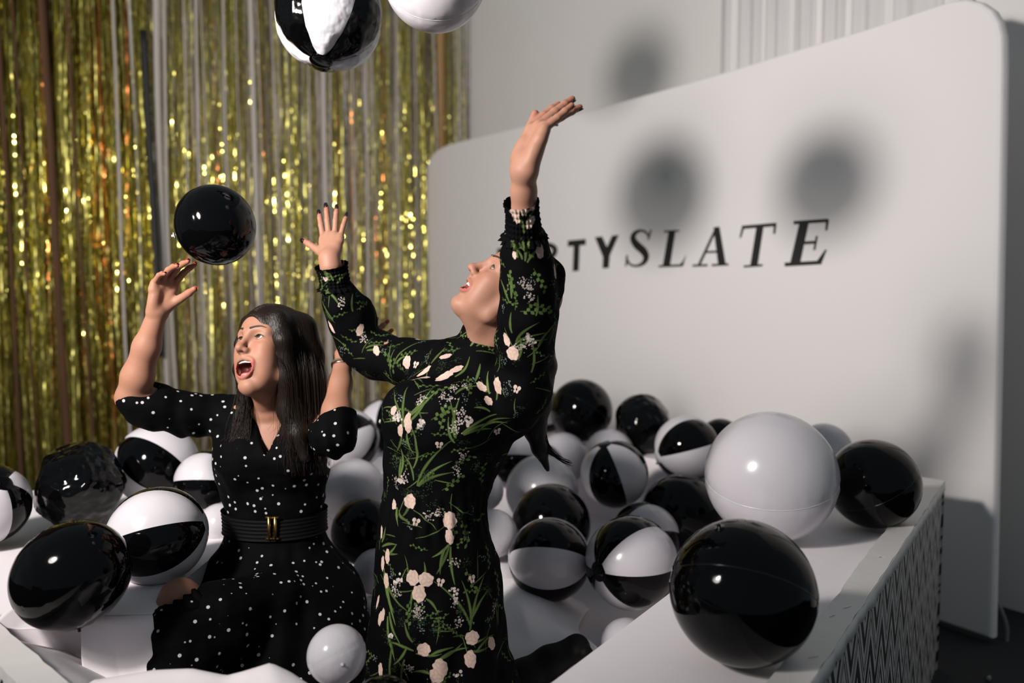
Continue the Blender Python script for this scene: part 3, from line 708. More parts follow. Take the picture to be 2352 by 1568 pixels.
# ---------------------------------------------------------------- figures: smooth distance-field modelling
class SDF:
    """a block of a signed distance field in world space; shapes are blended in and the surface is then polygonised"""
    def __init__(s, lo, hi, h):
        s.lo = np.array(lo, float); s.h = h
        s.n = np.maximum(np.ceil((np.array(hi, float) - s.lo) / h).astype(int) + 1, 4)
        s.v = np.full(tuple(s.n), 0.05, np.float32)
        s.ax = [np.float32(s.lo[k]) + np.arange(s.n[k], dtype=np.float32) * np.float32(h) for k in range(3)]
    def box(s, lo, hi):
        i0 = np.clip(np.floor((np.array(lo) - s.lo) / s.h).astype(int), 0, s.n); i1 = np.clip(np.ceil((np.array(hi) - s.lo) / s.h).astype(int) + 1, 0, s.n)
        if np.any(i1 <= i0): return None
        sl = tuple(slice(a, b) for a, b in zip(i0, i1))
        return sl, (s.ax[0][sl[0]][:, None, None], s.ax[1][sl[1]][None, :, None], s.ax[2][sl[2]][None, None, :])
    def mix(s, sl, d, k, op):
        a = s.v[sl]
        if op == 'add':
            if k > 0:
                h = np.maximum(k - np.abs(a - d), 0); s.v[sl] = np.minimum(a, d) - h * h / (4 * k)
            else: s.v[sl] = np.minimum(a, d)
        else:
            d = -d
            if k > 0:
                h = np.maximum(k - np.abs(a - d), 0); s.v[sl] = np.maximum(a, d) + h * h / (4 * k)
            else: s.v[sl] = np.maximum(a, d)
    def cap(s, a, b, ra, rb=None, k=0.01, op='add'):
        a = np.array(a, float); b = np.array(b, float); rb = ra if rb is None else rb
        m = max(ra, rb) + max(2.5 * k, 0.02)
        q = s.box(np.minimum(a, b) - m, np.maximum(a, b) + m)
        if q is None: return
        sl, (X, Y, Z) = q
        d = b - a; L2 = float(d @ d) + 1e-12
        t = np.clip(((X - a[0]) * d[0] + (Y - a[1]) * d[1] + (Z - a[2]) * d[2]) / L2, 0, 1)
        px = X - a[0] - t * d[0]; py = Y - a[1] - t * d[1]; pz = Z - a[2] - t * d[2]
        s.mix(sl, (np.sqrt(px * px + py * py + pz * pz) - (ra + (rb - ra) * t)).astype(np.float32), k, op)
    def chain(s, pts, rad, k=0.01):
        for i in range(len(pts) - 1): s.cap(pts[i], pts[i + 1], rad[i], rad[i + 1], k)
    def ell(s, c, R, r, k=0.01, op='add'):
        c = np.array(c, float); R = np.array(R, float); r = np.array(r, float)
        e = np.sqrt(((R * r) ** 2).sum(1)) + max(2.5 * k, 0.02)
        q = s.box(c - e, c + e)
        if q is None: return
        sl, (X, Y, Z) = q
        X = X - c[0]; Y = Y - c[1]; Z = Z - c[2]
        k0 = 0; k1 = 0
        for j in range(3):
            p = X * R[0, j] + Y * R[1, j] + Z * R[2, j]
            k0 = k0 + (p / r[j]) ** 2; k1 = k1 + (p / r[j] ** 2) ** 2
        k0 = np.sqrt(k0); d = k0 * (k0 - 1) / np.maximum(np.sqrt(k1), 1e-6)
        s.mix(sl, d.astype(np.float32), k, op)
    def field(s, fn, lo, hi, k=0.01, op='add'):
        q = s.box(lo, hi)
        if q is None: return
        sl, (X, Y, Z) = q
        s.mix(sl, np.broadcast_to(fn(X, Y, Z), s.v[sl].shape).astype(np.float32), k, op)
    def warp(s, fn, band=0.03):
        """ripple the surface: fn(x, y, z) -> offset in metres"""
        idx = np.nonzero(np.abs(s.v) < band)
        s.v[idx] += fn(s.ax[0][idx[0]], s.ax[1][idx[1]], s.ax[2][idx[2]]).astype(np.float32)
    def mesh(s):
        v = s.v; ins = v < 0
        n = np.array(v.shape)
        cnt = np.zeros(tuple(n - 1), np.uint8)
        for a in (0, 1):
            for b in (0, 1):
                for c in (0, 1):
                    cnt += ins[a:n[0] - 1 + a, b:n[1] - 1 + b, c:n[2] - 1 + c]
        ci = np.stack(np.nonzero((cnt > 0) & (cnt < 8)), 1)
        idx = np.full(tuple(n - 1), -1, np.int32); idx[ci[:, 0], ci[:, 1], ci[:, 2]] = np.arange(len(ci))
        acc = np.zeros((len(ci), 3)); num = np.zeros(len(ci))
        corner = {}
        for a in (0, 1):
            for b in (0, 1):
                for c in (0, 1):
                    corner[a, b, c] = v[ci[:, 0] + a, ci[:, 1] + b, ci[:, 2] + c].astype(float)
        for a in (0, 1):
            for b in (0, 1):
                for ax in range(3):
                    p = [a, b]; p.insert(ax, 0); q = [a, b]; q.insert(ax, 1)
                    va, vb = corner[tuple(p)], corner[tuple(q)]
                    cr = (va < 0) != (vb < 0)
                    t = np.where(cr, va / np.where(cr, va - vb, 1), 0)
                    pt = np.array(p, float)[None, :] + t[:, None] * (np.array(q, float) - np.array(p, float))[None, :]
                    acc += pt * cr[:, None]; num += cr
        verts = (acc / num[:, None] + ci) * s.h + s.lo
        faces = []
        for ax in range(3):
            o = [k for k in range(3) if k != ax]
            a0 = [slice(None)] * 3; a1 = [slice(None)] * 3
            a0[ax] = slice(0, n[ax] - 1); a1[ax] = slice(1, n[ax])
            A = ins[tuple(a0)]; B = ins[tuple(a1)]
            e = np.stack(np.nonzero(A != B), 1)
            ok = (e[:, o[0]] > 0) & (e[:, o[0]] < n[o[0]] - 1) & (e[:, o[1]] > 0) & (e[:, o[1]] < n[o[1]] - 1)
            e = e[ok]
            def at(d0, d1):
                q = e.copy(); q[:, o[0]] += d0; q[:, o[1]] += d1
                return idx[q[:, 0], q[:, 1], q[:, 2]]
            quad = np.stack([at(-1, -1), at(0, -1), at(0, 0), at(-1, 0)], 1)
            flip = A[e[:, 0], e[:, 1], e[:, 2]]
            if ax == 1: flip = ~flip
            quad = np.where(flip[:, None], quad, quad[:, ::-1])
            faces.append(quad)
        f = np.concatenate(faces)
        return verts, f[(f >= 0).all(1)]
def join(parts):
    vs_, fs, n = [], [], 0
    for v, f in parts:
        vs_.append(v); fs.append(f + n); n += len(v)
    return np.concatenate(vs_), np.concatenate(fs)
def set_color(o, col, name='tint'):
    at = o.data.color_attributes.new(name, 'FLOAT_COLOR', 'POINT')
    c = np.ones((len(col), 4), np.float32); c[:, :3] = col
    at.data.foreach_set('color', c.ravel())
def normals(v, f):
    a, b, c, d = (v[f[:, k]] for k in range(4))
    n = np.cross(c - a, d - b); o = np.zeros_like(v)
    for k in range(4): np.add.at(o, f[:, k], n)
    return o / (np.linalg.norm(o, axis=1)[:, None] + 1e-12)
def frame(fwd, up):                # columns: subject's right, forward, up
    y = np.array(fwd, float); y /= np.linalg.norm(y); z = np.array(up, float); z = z - y * (z @ y); z /= np.linalg.norm(z)
    return np.stack([np.cross(y, z), y, z], 1)
def fnoise(x, y, z, seed, f=1.0, n=7):
    r = np.random.default_rng(seed); o = 0
    for k in range(n):
        w = r.normal(size=3) * f * (1 + 0.35 * k); o = o + np.sin(x * w[0] + y * w[1] + z * w[2] + r.uniform(0, 6.28)) / (1 + 0.3 * k)
    return o / 3.2

M['skin'] = mat('skin', (0.8, 0.5, 0.4), 0.56, spec=0.30, attr='tint', sss=0.06, var=0.05, varscale=60)
M['eye'] = mat('eye', (0.8, 0.8, 0.8), 0.12, attr='tint')
M['teeth'] = mat('teeth', (0.80, 0.77, 0.70), 0.2)
M['tongue'] = mat('tongue', (0.55, 0.17, 0.17), 0.35)
def hair_mat(name, c):
    m = mat(name, c, 0.45, spec=0.22)
    nt = m.node_tree; b = nt.nodes['Principled BSDF']
    tc = nt.nodes.new('ShaderNodeTexCoord'); mp = nt.nodes.new('ShaderNodeMapping'); mp.inputs['Scale'].default_value = (260, 260, 9)
    n = nt.nodes.new('ShaderNodeTexNoise'); n.inputs['Scale'].default_value = 1.0; n.inputs['Detail'].default_value = 3
    bp = nt.nodes.new('ShaderNodeBump'); bp.inputs['Strength'].default_value = 0.6; bp.inputs['Distance'].default_value = 0.003
    nt.links.new(tc.outputs['Object'], mp.inputs['Vector']); nt.links.new(mp.outputs[0], n.inputs['Vector'])
    nt.links.new(n.outputs[0], bp.inputs['Height']); nt.links.new(bp.outputs[0], b.inputs['Normal'])
    return m
M['hair'] = hair_mat('dark_brown_hair', (0.0085, 0.0050, 0.0036))
M['hairline'] = hair_mat('brown_hair_lights', (0.016, 0.0090, 0.0062))
M['brow'] = mat('brow_hair', (0.016, 0.010, 0.008), 0.7)
M['lash'] = mat('eyelash', (0.006, 0.005, 0.005), 0.7)
M['floral'] = mat('floral_crepe', (0.01, 0.01, 0.01), 0.8, spec=0.05, attr='tint', sheen=0.0)
M['gold'] = mat('antique_gold', (0.42, 0.27, 0.08), 0.32, metal=1.0)
M['silver'] = mat('silver', (0.75, 0.75, 0.76), 0.2, metal=1.0)
M['belt'] = mat('black_elastic', (0.002, 0.002, 0.0022), 0.7, spec=0.10)
M['nail'] = mat('dark_nail_polish', (0.012, 0.006, 0.01), 0.15)
M['nailred'] = mat('red_nail_polish', (0.35, 0.04, 0.03), 0.2)
M['boot'] = mat('black_shoe_leather', (0.003, 0.003, 0.003), 0.65, spec=0.12)
M['bracelet'] = mat('woven_bracelet', (0.09, 0.06, 0.03), 0.6)

class Face:
    """a head in its own frame: x to the subject's right, y out of the face, z up"""
    def __init__(s, o, R, sc=1.0, mw=0.022, mo=0.012, jaw=0.0, gaze=(0, 0.8, 0.5), smile=0.0):
        s.o = np.array(o, float); s.R = R; s.sc = sc; s.mw, s.mo, s.jaw, s.gaze, s.smile = mw, mo, jaw, gaze, smile
        s.mz = -0.064 - mo * 0.75
    def w(s, p): return s.o + s.R @ (np.array(p, float) * s.sc)
    def loc(s, v): return (v - s.o) @ s.R / s.sc
    def E(s, S, c, r, k, op='add', tilt=None):
        R = s.R if tilt is None else s.R @ tilt
        S.ell(s.w(c), R, np.array(r) * s.sc, k * s.sc, op)
    def C(s, S, a, b, ra, rb, k, op='add'):
        S.cap(s.w(a), s.w(b), ra * s.sc, rb * s.sc, k * s.sc, op)
    def lipy(s, x): return 0.0950 - 22.0 * x * x
    def add(s, S):
        j = s.jaw; s.S = S
        s.E(S, (0, -0.012, 0.033), (0.0725, 0.094, 0.072), 0.0)
        s.E(S, (0, 0.028, -0.02), (0.0620, 0.060, 0.085), 0.03)
        s.E(S, (0, 0.042, 0.030), (0.056, 0.046, 0.052), 0.02)          # forehead
        s.E(S, (0, 0.026, -0.056 - j * 0.5), (0.0535, 0.052, 0.058 + j * 0.5), 0.025)             # lower face
        for q in (-1, 1):
            s.C(S, (q * 0.054, 0.000, -0.045), (q * 0.048, 0.006, -0.078 - j * 0.5), 0.016, 0.015, 0.02)
            s.C(S, (q * 0.048, 0.006, -0.078 - j * 0.5), (q * 0.012, 0.0695 - j * 0.35, -0.108 - j), 0.015, 0.012, 0.022)
            s.E(S, (q * 0.037, 0.060, -0.028 + s.smile * 0.003), (0.023, 0.023, 0.019), 0.022)   # cheekbone
            s.E(S, (q * 0.037, 0.0575, -0.045), (0.020, 0.0235, 0.022), 0.018)                    # cheek pushed up by the laugh
            s.E(S, (q * 0.036, 0.050, -0.068 - j * 0.4), (0.021, 0.024, 0.030 + j * 0.5), 0.022)
            s.C(S, (q * 0.010, 0.0850, 0.0165), (q * 0.044, 0.068, 0.0165), 0.0098, 0.010, 0.014)   # brow ridge
        s.E(S, (0, 0.070, -0.062 - j * 0.2), (0.031, 0.024, 0.030 + j * 0.4), 0.02)               # muzzle
        s.E(S, (0, 0.0775 - j * 0.40, -0.109 - j), (0.0145, 0.0100, 0.0110), 0.018)                # chin
        s.C(S, (0, 0.052 - j * 0.3, -0.108 - j), (0, 0.0, -0.105 - j * 0.4), 0.020, 0.030, 0.03)   # under the jaw
        for q in (-1, 1):
            s.E(S, (q * 0.032, 0.098, 0.0005), (0.0200, 0.018, 0.0135), 0.013, 'sub')             # eye socket
            s.E(S, (q * 0.0315, 0.0690, 0.0005), (0.0165, 0.0155, 0.0150), 0.005)                 # lids
            s.E(S, (q * 0.0322, 0.0870, 0.0008), (0.0140, 0.010, 0.0048), 0.0020, 'sub')
            s.E(S, (q * 0.0315, 0.0685, 0.0005), (0.0131, 0.0131, 0.0131), 0.001, 'sub')          # room for the eyeball
        # nose
        s.C(S, (0, 0.0850, 0.012), (0, 0.1075, -0.030), 0.0070, 0.0082, 0.014)
        s.E(S, (0, 0.1105, -0.0360), (0.0098, 0.0100, 0.0088), 0.010)
        for q in (-1, 1):
            s.E(S, (q * 0.0120, 0.0975, -0.0400), (0.0070, 0.0100, 0.0070), 0.008)
            s.E(S, (q * 0.0062, 0.1040, -0.0462), (0.0032, 0.0052, 0.0040), 0.003, 'sub')
        s.C(S, (0, 0.0985, -0.043), (0, 0.0945, -0.055), 0.0030, 0.0040, 0.008)
        # mouth and lips follow the face surface
        mz, mw, mo = s.mz, s.mw, s.mo
        n = 28; pts = []; xs = np.linspace(-mw * 1.1, mw * 1.1, 15)
        ys = np.array([s.loc(s.surf(x, mz + s.smile * 0.004 * (abs(x) / mw) ** 3)[None])[0, 1] for x in xs])
        yc = np.polyfit(xs, ys, 4); s.lipy = lambda x: np.polyval(yc, x)
        for i in range(n + 1):
            t = 2 * math.pi * i / n; x = mw * 1.04 * math.cos(t)
            z = mz + mo * 1.02 * math.sin(t) + s.smile * 0.0050 * (abs(math.cos(t)) ** 3)
            pts.append((x, s.lipy(x) - 0.0012 + (0.0015 if math.sin(t) > 0 else -j * 0.30 * max(0, -math.sin(t))), z))
        s.lip = np.array(pts[:-1])
        for i in range(n):
            m_ = abs(math.sin(2 * math.pi * (i + 0.5) / n)); r = 0.0020 + 0.0017 * m_
            s.C(S, pts[i], pts[i + 1], r, r, 0.006)
        dpt = 0.5 * (s.lipy(0) - s.lipy(mw)) + 0.022
        s.cavc = (0, s.lipy(0) - dpt + 0.006, mz); s.cavr = (mw * 0.98, dpt, mo * 0.95)
        for q in (-0.55, 0, 0.55):
            s.E(S, (mw * q, s.lipy(mw * q) - 0.014, mz + s.smile * 0.004 * abs(q) ** 3), (mw * (0.98 - abs(q)), 0.024, mo * (0.96 - 0.52 * abs(q))), 0.002, 'sub')
        for q in (-1, 1):      # ears
            tl = np.array(Matrix.Rotation(q * 0.35, 3, 'Z'))
            s.E(S, (q * 0.073, -0.008, -0.002), (0.008, 0.019, 0.031), 0.006, 'add', tl)
            s.E(S, (q * 0.080, -0.006, 0.002), (0.005, 0.011, 0.019), 0.004, 'sub', tl)
    def surf(s, x, z, d=0.0):
        """point on the face straight in front of (x, z)"""
        for y in np.arange(0.128, 0.02, -0.0006):
            p = s.w((x, y, z)); g = (p - s.S.lo) / s.S.h; i = np.floor(g).astype(int); t = g - i
            if np.any(i < 0) or np.any(i >= s.S.n - 1): continue
            c = s.S.v[i[0]:i[0] + 2, i[1]:i[1] + 2, i[2]:i[2] + 2]
            c = c[0] * (1 - t[0]) + c[1] * t[0]; c = c[0] * (1 - t[1]) + c[1] * t[1]; c = c[0] * (1 - t[2]) + c[1] * t[2]
            if c < 0: return s.w((x, y + d, z))
        return s.w((x, 0.08, z))
    def tint(s, v, base):
        p = s.loc(v); c = np.tile(np.array(base, float), (len(v), 1))
        def blend(mask, col):
            m = np.clip(mask, 0, 1)[:, None]; c[:] = c * (1 - m) + np.array(col) * m
        x, y, z = p.T
        for q in (-1, 1):      # flushed cheeks, nose
            blend(0.35 * np.exp(-(((x - q * 0.038) / 0.02) ** 2 + ((z + 0.032) / 0.02) ** 2)) * (y > 0.03), (base[0] * 1.0, base[1] * 0.72, base[2] * 0.68))
        blend(0.3 * np.exp(-((x / 0.012) ** 2 + ((z + 0.037) / 0.012) ** 2)) * (y > 0.09), (base[0], base[1] * 0.72, base[2] * 0.7))
        d = np.full(len(v), 1.0)
        near = np.nonzero((np.abs(x) < 0.05) & (y > 0.05) & (np.abs(z - s.mz) < s.mo + 0.03))[0]
        for i in range(len(s.lip)):
            a = s.lip[i]; b = s.lip[(i + 1) % len(s.lip)]; e = b - a
            t = np.clip(((p[near] - a) @ e) / (e @ e), 0, 1); q = np.linalg.norm(p[near] - a - t[:, None] * e, axis=1)
            d[near] = np.minimum(d[near], q)
        blend(np.clip((0.0060 - d) / 0.0014, 0, 1) * (y > 0.055), (0.33, 0.075, 0.065))
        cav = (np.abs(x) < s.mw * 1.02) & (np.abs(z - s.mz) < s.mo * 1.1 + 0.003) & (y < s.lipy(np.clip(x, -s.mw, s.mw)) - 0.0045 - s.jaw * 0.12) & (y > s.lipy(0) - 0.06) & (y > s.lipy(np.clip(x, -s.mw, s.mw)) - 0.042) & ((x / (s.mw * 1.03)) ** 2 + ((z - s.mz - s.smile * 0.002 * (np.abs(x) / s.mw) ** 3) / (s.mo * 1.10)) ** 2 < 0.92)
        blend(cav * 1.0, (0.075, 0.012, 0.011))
        for q in (-1, 1):      # darker lid edges
            e = (((x - q * 0.0322) / 0.0150) ** 2 + ((z - 0.000) / 0.0068) ** 2)
            blend(np.exp(-((e - 1) / 0.45) ** 2) * (y > 0.06) * 0.55 * (np.abs(z) < 0.012), (0.10, 0.05, 0.04))
        blend(0.8 * (np.exp(-(((np.abs(x) - 0.0065) / 0.0032) ** 2 + ((z + 0.0465) / 0.003) ** 2)) * (y > 0.085)), (0.10, 0.03, 0.025))
        return c
    def details(s, parent, teeth_lower=False, sides=(-1, 1)):
        g = np.array(s.gaze, float); g /= np.linalg.norm(g)
        # eyeballs with iris and pupil looking along the gaze
        for q in sides:
            nl, nn = 24, 26; v = []; col = []
            F = frame(g, (0, 0, 1) if abs(g[2]) < 0.9 else (0, 1, 0))
            for i in range(nl):
                a = math.pi * i / (nl - 1)
                for k in range(nn):
                    b = 2 * math.pi * k / nn
                    dloc = F @ np.array([math.sin(a) * math.cos(b), math.cos(a), math.sin(a) * math.sin(b)])
                    v.append(s.w(np.array([q * 0.0315, 0.0685, 0.0005]) + dloc * 0.0128))
                    col.append((0.004, 0.003, 0.003) if a < 0.20 else ((0.06, 0.032, 0.015) if a < 0.52 else ((0.03, 0.02, 0.015) if a < 0.57 else (0.50, 0.485, 0.48))))
            f = [(i * nn + k, i * nn + (k + 1) % nn, (i + 1) * nn + (k + 1) % nn, (i + 1) * nn + k) for i in range(nl - 1) for k in range(nn)]
            e = obj('eye', v, f, M['eye'], parent); set_color(e, np.array(col))
            # brow
            mb = MB(); pts = []; rd = []
            for i in range(11):
                t = i / 10; x = q * (0.011 + 0.039 * t); z = 0.0188 + 0.0090 * math.sin(math.pi * (0.08 + 0.62 * t)) - 0.006 * max(0, t - 0.7)
                pts.append(s.surf(x, z, -0.0009)); rd.append(s.sc * (0.0034 - 0.0021 * t * t))
            mb.tube(pts, rd, 6); mb.build('eyebrow', M['brow'], parent, True)
            mb = MB(); pts = []; rd = []
            for i in range(11):
                t = -1 + 0.2 * i; x = q * 0.0322 + 0.0136 * t; z = 0.0058 * (1 - t * t) + 0.0008
                p_ = s.surf(x, z, 0.0002)
                if s.loc(p_[None])[0, 1] > 0.066: pts.append(p_); rd.append(s.sc * 0.0012)
            if len(pts) < 3: continue
            mb.tube(pts, rd, 5)
            mb.build('eyelashes', M['lash'], parent, True)
        def row(up):
            mb = MB(); n = 8
            for i in range(n):
                t = (i - (n - 1) / 2) / (n / 2); x = t * s.mw * 0.86; hw = s.mw * 0.86 / n * 1.06
                env = s.mo * 0.97 * math.sqrt(max(0.08, 1 - (x / (s.mw * 1.04)) ** 2)); lift = s.smile * 0.004 * (abs(x) / s.mw) ** 3
                z0 = s.mz + lift + (env + 0.0015 if up else -env - 0.0015); hh = (0.0122, 0.0117, 0.0108, 0.0092)[int(abs(t) * 3.99)] * (1 if up else 0.8)
                z1 = z0 - hh if up else z0 + hh
                yv = s.lipy(x) - 0.0030 - (0 if up else s.jaw * 0.3); dy = (s.lipy(x + 0.002) - s.lipy(x - 0.002)) / 0.004
                cs = [(x + k * hw, yv + dy * k * hw, z0 + (z1 - z0) * q) for k, q in ((-1, 0), (1, 0), (1, .78), (.72, 1), (-.72, 1), (-1, .78))]
                mb.prism([s.w(c) for c in cs], s.R @ np.array([0, -0.005, 0]))
            return mb.build('teeth', M['teeth'], parent)
        row(True)
        if teeth_lower: row(False)
        mb = MB(); nl = 10; v = []
        c = np.array([0, s.lipy(0) - 0.030, s.mz - s.mo * 0.72])
        for i in range(nl):
            a = math.pi * i / (nl - 1)
            for k in range(14):
                b = 2 * math.pi * k / 14
                v.append(s.w(c + np.array([s.mw * 0.72 * math.sin(a) * math.cos(b), 0.024 * math.cos(a), 0.010 * math.sin(a) * math.sin(b)])))
        f = [(i * 14 + k, i * 14 + (k + 1) % 14, (i + 1) * 14 + (k + 1) % 14, (i + 1) * 14 + k) for i in range(nl - 1) for k in range(14)]
        obj('tongue', v, f, M['tongue'], parent)

def add_hand(S, o, F, N, side, sc=1.0, mcp=(0, 0, 0, 0), pip=(20, 20, 20, 20), spread=(8, 2, -4, -11), thumb=(35, 25, 15, 0.5), cup=0.0):
    """o wrist, F towards the knuckles, N palm normal; angles in degrees, fingers ordered index..little. Returns fingertip data"""
    F = np.array(F, float); F /= np.linalg.norm(F); N = np.array(N, float); N = N - F * (N @ F); N /= np.linalg.norm(N)
    X = np.cross(F, N) if side == 'right' else np.cross(N, F)          # towards the thumb
    def W(x, y, z): return o + (X * x + F * y + N * z) * sc
    base = [(0.028, 0.088, 0), (0.0085, 0.094, -0.002), (-0.0115, 0.090, -0.001), (-0.030, 0.080, 0.002 + cup)]
    lens = [(0.042, 0.026, 0.021), (0.046, 0.030, 0.022), (0.043, 0.027, 0.021), (0.034, 0.021, 0.019)]
    rad = [(0.0098, 0.0088, 0.0080, 0.0062), (0.0100, 0.0090, 0.0081, 0.0064), (0.0095, 0.0086, 0.0078, 0.0060), (0.0084, 0.0075, 0.0068, 0.0054)]
    k = 0.010 * sc
    for i, b in enumerate(base):       # metacarpals make the palm
        r0 = 0.0150 if i < 3 else 0.0135
        wx = (0.014, 0.005, -0.005, -0.014)[i]
        S.cap(W(wx, 0.0, 0), W(b[0] * 0.96, b[1] - 0.006, b[2] - 0.001), 0.0170 * sc, r0 * 0.88 * sc, 0.012 * sc)
    S.ell(W(0.020, 0.036, 0.011), np.stack([X, F, N], 1), np.array([0.015, 0.027, 0.012]) * sc, 0.012 * sc)       # thumb pad
    S.ell(W(-0.022, 0.034 + cup * 0.6, 0.008 + cup * 0.4), np.stack([X, F, N], 1), np.array([0.012, 0.030, 0.011]) * sc, 0.012 * sc)      # heel pad
    tips = []
    for i, b in enumerate(base):
        p = W(*b); a = math.radians(mcp[i]); sp_ = math.radians(spread[i])
        ang = a
        cur = [p]
        for j in range(3):
            d = (F * math.cos(ang) + N * math.sin(ang)) * math.cos(sp_) + X * math.sin(sp_)
            p = p + d * lens[i][j] * sc; cur.append(p); dl = d; al = ang
            ang += math.radians(pip[i]) * (1.0 if j == 0 else 0.65)
        for j in range(3):
            S.cap(cur[j], cur[j + 1], rad[i][j] * sc, rad[i][j + 1] * sc, 0.0035 * sc)
        S.cap(cur[0], cur[0] - F * 0.02 * sc, rad[i][0] * sc, 0.012 * sc, 0.006 * sc)
        nb = -(N * math.cos(al) - F * math.sin(al))
        tips.append((cur[3], dl, nb, rad[i][3] * sc, cur))
    # thumb leaves the side of the palm near its base
    t0, t1, t2, lift = thumb
    p = W(0.022, 0.022, 0.006)
    d = F * math.cos(math.radians(t0)) + X * math.sin(math.radians(t0)); d = d + N * lift; d /= np.linalg.norm(d)
    ps = [p]; ln = (0.044, 0.034, 0.027)
    q = N * 0.8 + F * 0.3 - X * 0.4; q = q - d * (q @ d); q /= np.linalg.norm(q)
    ang = 0
    for j in range(3):
        dd = d * math.cos(ang) + q * math.sin(ang)
        p = p + dd * ln[j] * sc; ps.append(p)
        ang += math.radians((t1, t2, 0)[j])
    rr = (0.0150, 0.0112, 0.0102, 0.0074)
    for j in range(3): S.cap(ps[j], ps[j + 1], rr[j] * sc, rr[j + 1] * sc, 0.008 * sc if j == 0 else 0.004 * sc)
    nb = -q + X * 0.2
    tips.append((ps[3], dd, nb / np.linalg.norm(nb), rr[3] * sc, ps))
    return tips
def nails(tips, m, parent, sc=1.0):
    for (p, d, n, r, _) in tips:
        n = n - d * (n @ d); n /= np.linalg.norm(n); x = np.cross(d, n)
        v = []; 
        for i in range(5):
            t = -0.009 + 0.0145 * i / 4
            for j in range(5):
                w = (-1 + j * 0.5); a = w * 1.0
                rr = r * 1.10 + 0.0004
                ww = 1.0 if 0 < i < 4 else 0.75
                v.append(p + d * t * sc + (n * math.cos(a) + x * math.sin(a) * ww) * rr)
        o = sheet('fingernail', v, 5, 5, m, 0.0008, parent)
def finger_tint(v, c, tips):
    for (p, d, n, r, _) in tips:
        q = np.exp(-(np.linalg.norm(v - p, axis=1) / 0.022) ** 2)[:, None] * 0.6
        c[:] = c * (1 - q) + c * np.array([1.0, 0.66, 0.62]) * q
def spline_z(rows):
    """rows: (py, xl, xr, depth, depth half-size) -> functions of height giving centre and half sizes"""
    z, cx, a, cy, b = [], [], [], [], []
    for py, xl, xr, d, bb in rows:
        l = P(xl, py, d); r = P(xr, py, d); z.append(l[2]); cx.append((l[0] + r[0]) / 2); a.append((r[0] - l[0]) / 2); cy.append(l[1]); b.append(bb)
    z = np.array(z)[::-1]; A = [np.array(q)[::-1] for q in (cx, a, cy, b)]
    zz = np.linspace(z[0], z[-1], 400); out = []
    for q in A:
        w = np.interp(zz, z, q); ker = np.hanning(31); ker /= ker.sum()
        out.append(np.convolve(np.pad(w, 15, mode='edge'), ker, 'valid'))
    return z, (lambda Z: tuple(np.interp(Z, zz, q) for q in out))
def tower(S, rows, k=0.02, grow=0.0, power=2.0):
    z, fn = spline_z(rows)
    zlo, zhi = z[0], z[-1]
    xs = [P(r[1], r[0], r[3])[0] for r in rows] + [P(r[2], r[0], r[3])[0] for r in rows]; ys = [r[3] for r in rows]; bm = max(r[4] for r in rows)
    def f(X, Y, Z):
        cx, a, cy, b = fn(Z); a = a + grow; b = b + grow
        r = (np.abs((X - cx) / a) ** power + np.abs((Y - cy) / b) ** power) ** (1 / power)
        side = (r - 1) * np.minimum(a, b)
        end = np.maximum(zlo - Z, Z - zhi)
        return np.maximum(side, end)
    S.field(f, (min(xs) - 0.06, min(ys) - bm - 0.06, zlo - 0.03), (max(xs) + 0.06, max(ys) + bm + 0.06, zhi + 0.03), k)
# ================================================================ the woman in the floral dress
SKIN = (0.315, 0.160, 0.108)
def person(name, label, base):
    return thing(name, label, 'person', base)
def settle(root):
    b = root.location.copy()
    for o in list(bpy.data.objects):
        if o.parent is root: o.location = -b
def D(px, py, d): return P(px, py, d)

baseR = np.array([-0.16, 2.06, FZ])
wr = person('person', 'woman in long sleeved black floral dress kneeling up with both arms raised, laughing upwards', baseR)
yaw = math.radians(13)
FR = frame(view_dir((-0.685 * math.cos(yaw), 0.727 * math.cos(yaw), math.sin(yaw))), view_dir((0.727, 0.685, 0.0)))
faceR = Face(D(1178, 667, 2.02), FR, 1.05, mw=0.0355, mo=0.0145, jaw=0.009, gaze=(0.0, 0.8, 0.35), smile=1.0)
# --- skin: head and neck
S = SDF(faceR.o - [0.22, 0.18, 0.32], faceR.o + [0.18, 0.18, 0.19], 0.0024)
faceR.add(S)
nb = D(1112, 830, 2.085)
S.cap(faceR.w((0, -0.022, -0.055)), nb, 0.047, 0.049, 0.025)
S.cap(faceR.w((0, 0.03, -0.10)), nb + np.array([-0.010, -0.012, 0.0]), 0.024, 0.026, 0.03)
hv, hf = S.mesh()
# --- near (left) hand with wrist
wrN = D(1204, 392, 1.735)
S = SDF(wrN - [0.09, 0.14, 0.12], wrN + [0.21, 0.17, 0.26], 0.0023)
tipsN = add_hand(S, wrN, view_dir((0.34, 0.93, -0.05)), view_dir((-0.75, 0.25, 0.60)), 'left', 1.17, mcp=(-29, -31, -37, -30), pip=(-4, -2, -4, 2), spread=(6, 1, -3, -5), thumb=(15, 8, 6, -0.22), cup=0.008)
elN = D(1212, 655, 1.90)
S.chain([wrN + np.array([0, 0, 0.02]), wrN, D(1203, 440, 1.765), D(1204, 500, 1.80)], [0.024, 0.026, 0.0275, 0.031], 0.014)
nv_, nf_ = S.mesh()
# --- far (right) hand with wrist
wrF = D(756, 592, 2.19)
S = SDF(wrF - [0.15, 0.12, 0.09], wrF + [0.13, 0.20, 0.19], 0.0023)
tipsF = add_hand(S, wrF, view_dir((-0.04, 0.84, -0.54)), view_dir((0.08, 0.54, -0.84)), 'right', 0.92, mcp=(-20, -22, -20, -16), pip=(4, 4, 4, 6), spread=(6, 1, -8, -18), thumb=(44, -6, -4, 0.0))
S.chain([wrF, D(760, 612, 2.19), D(768, 650, 2.21)], [0.025, 0.027, 0.031], 0.014)
fv_, ff_ = S.mesh()
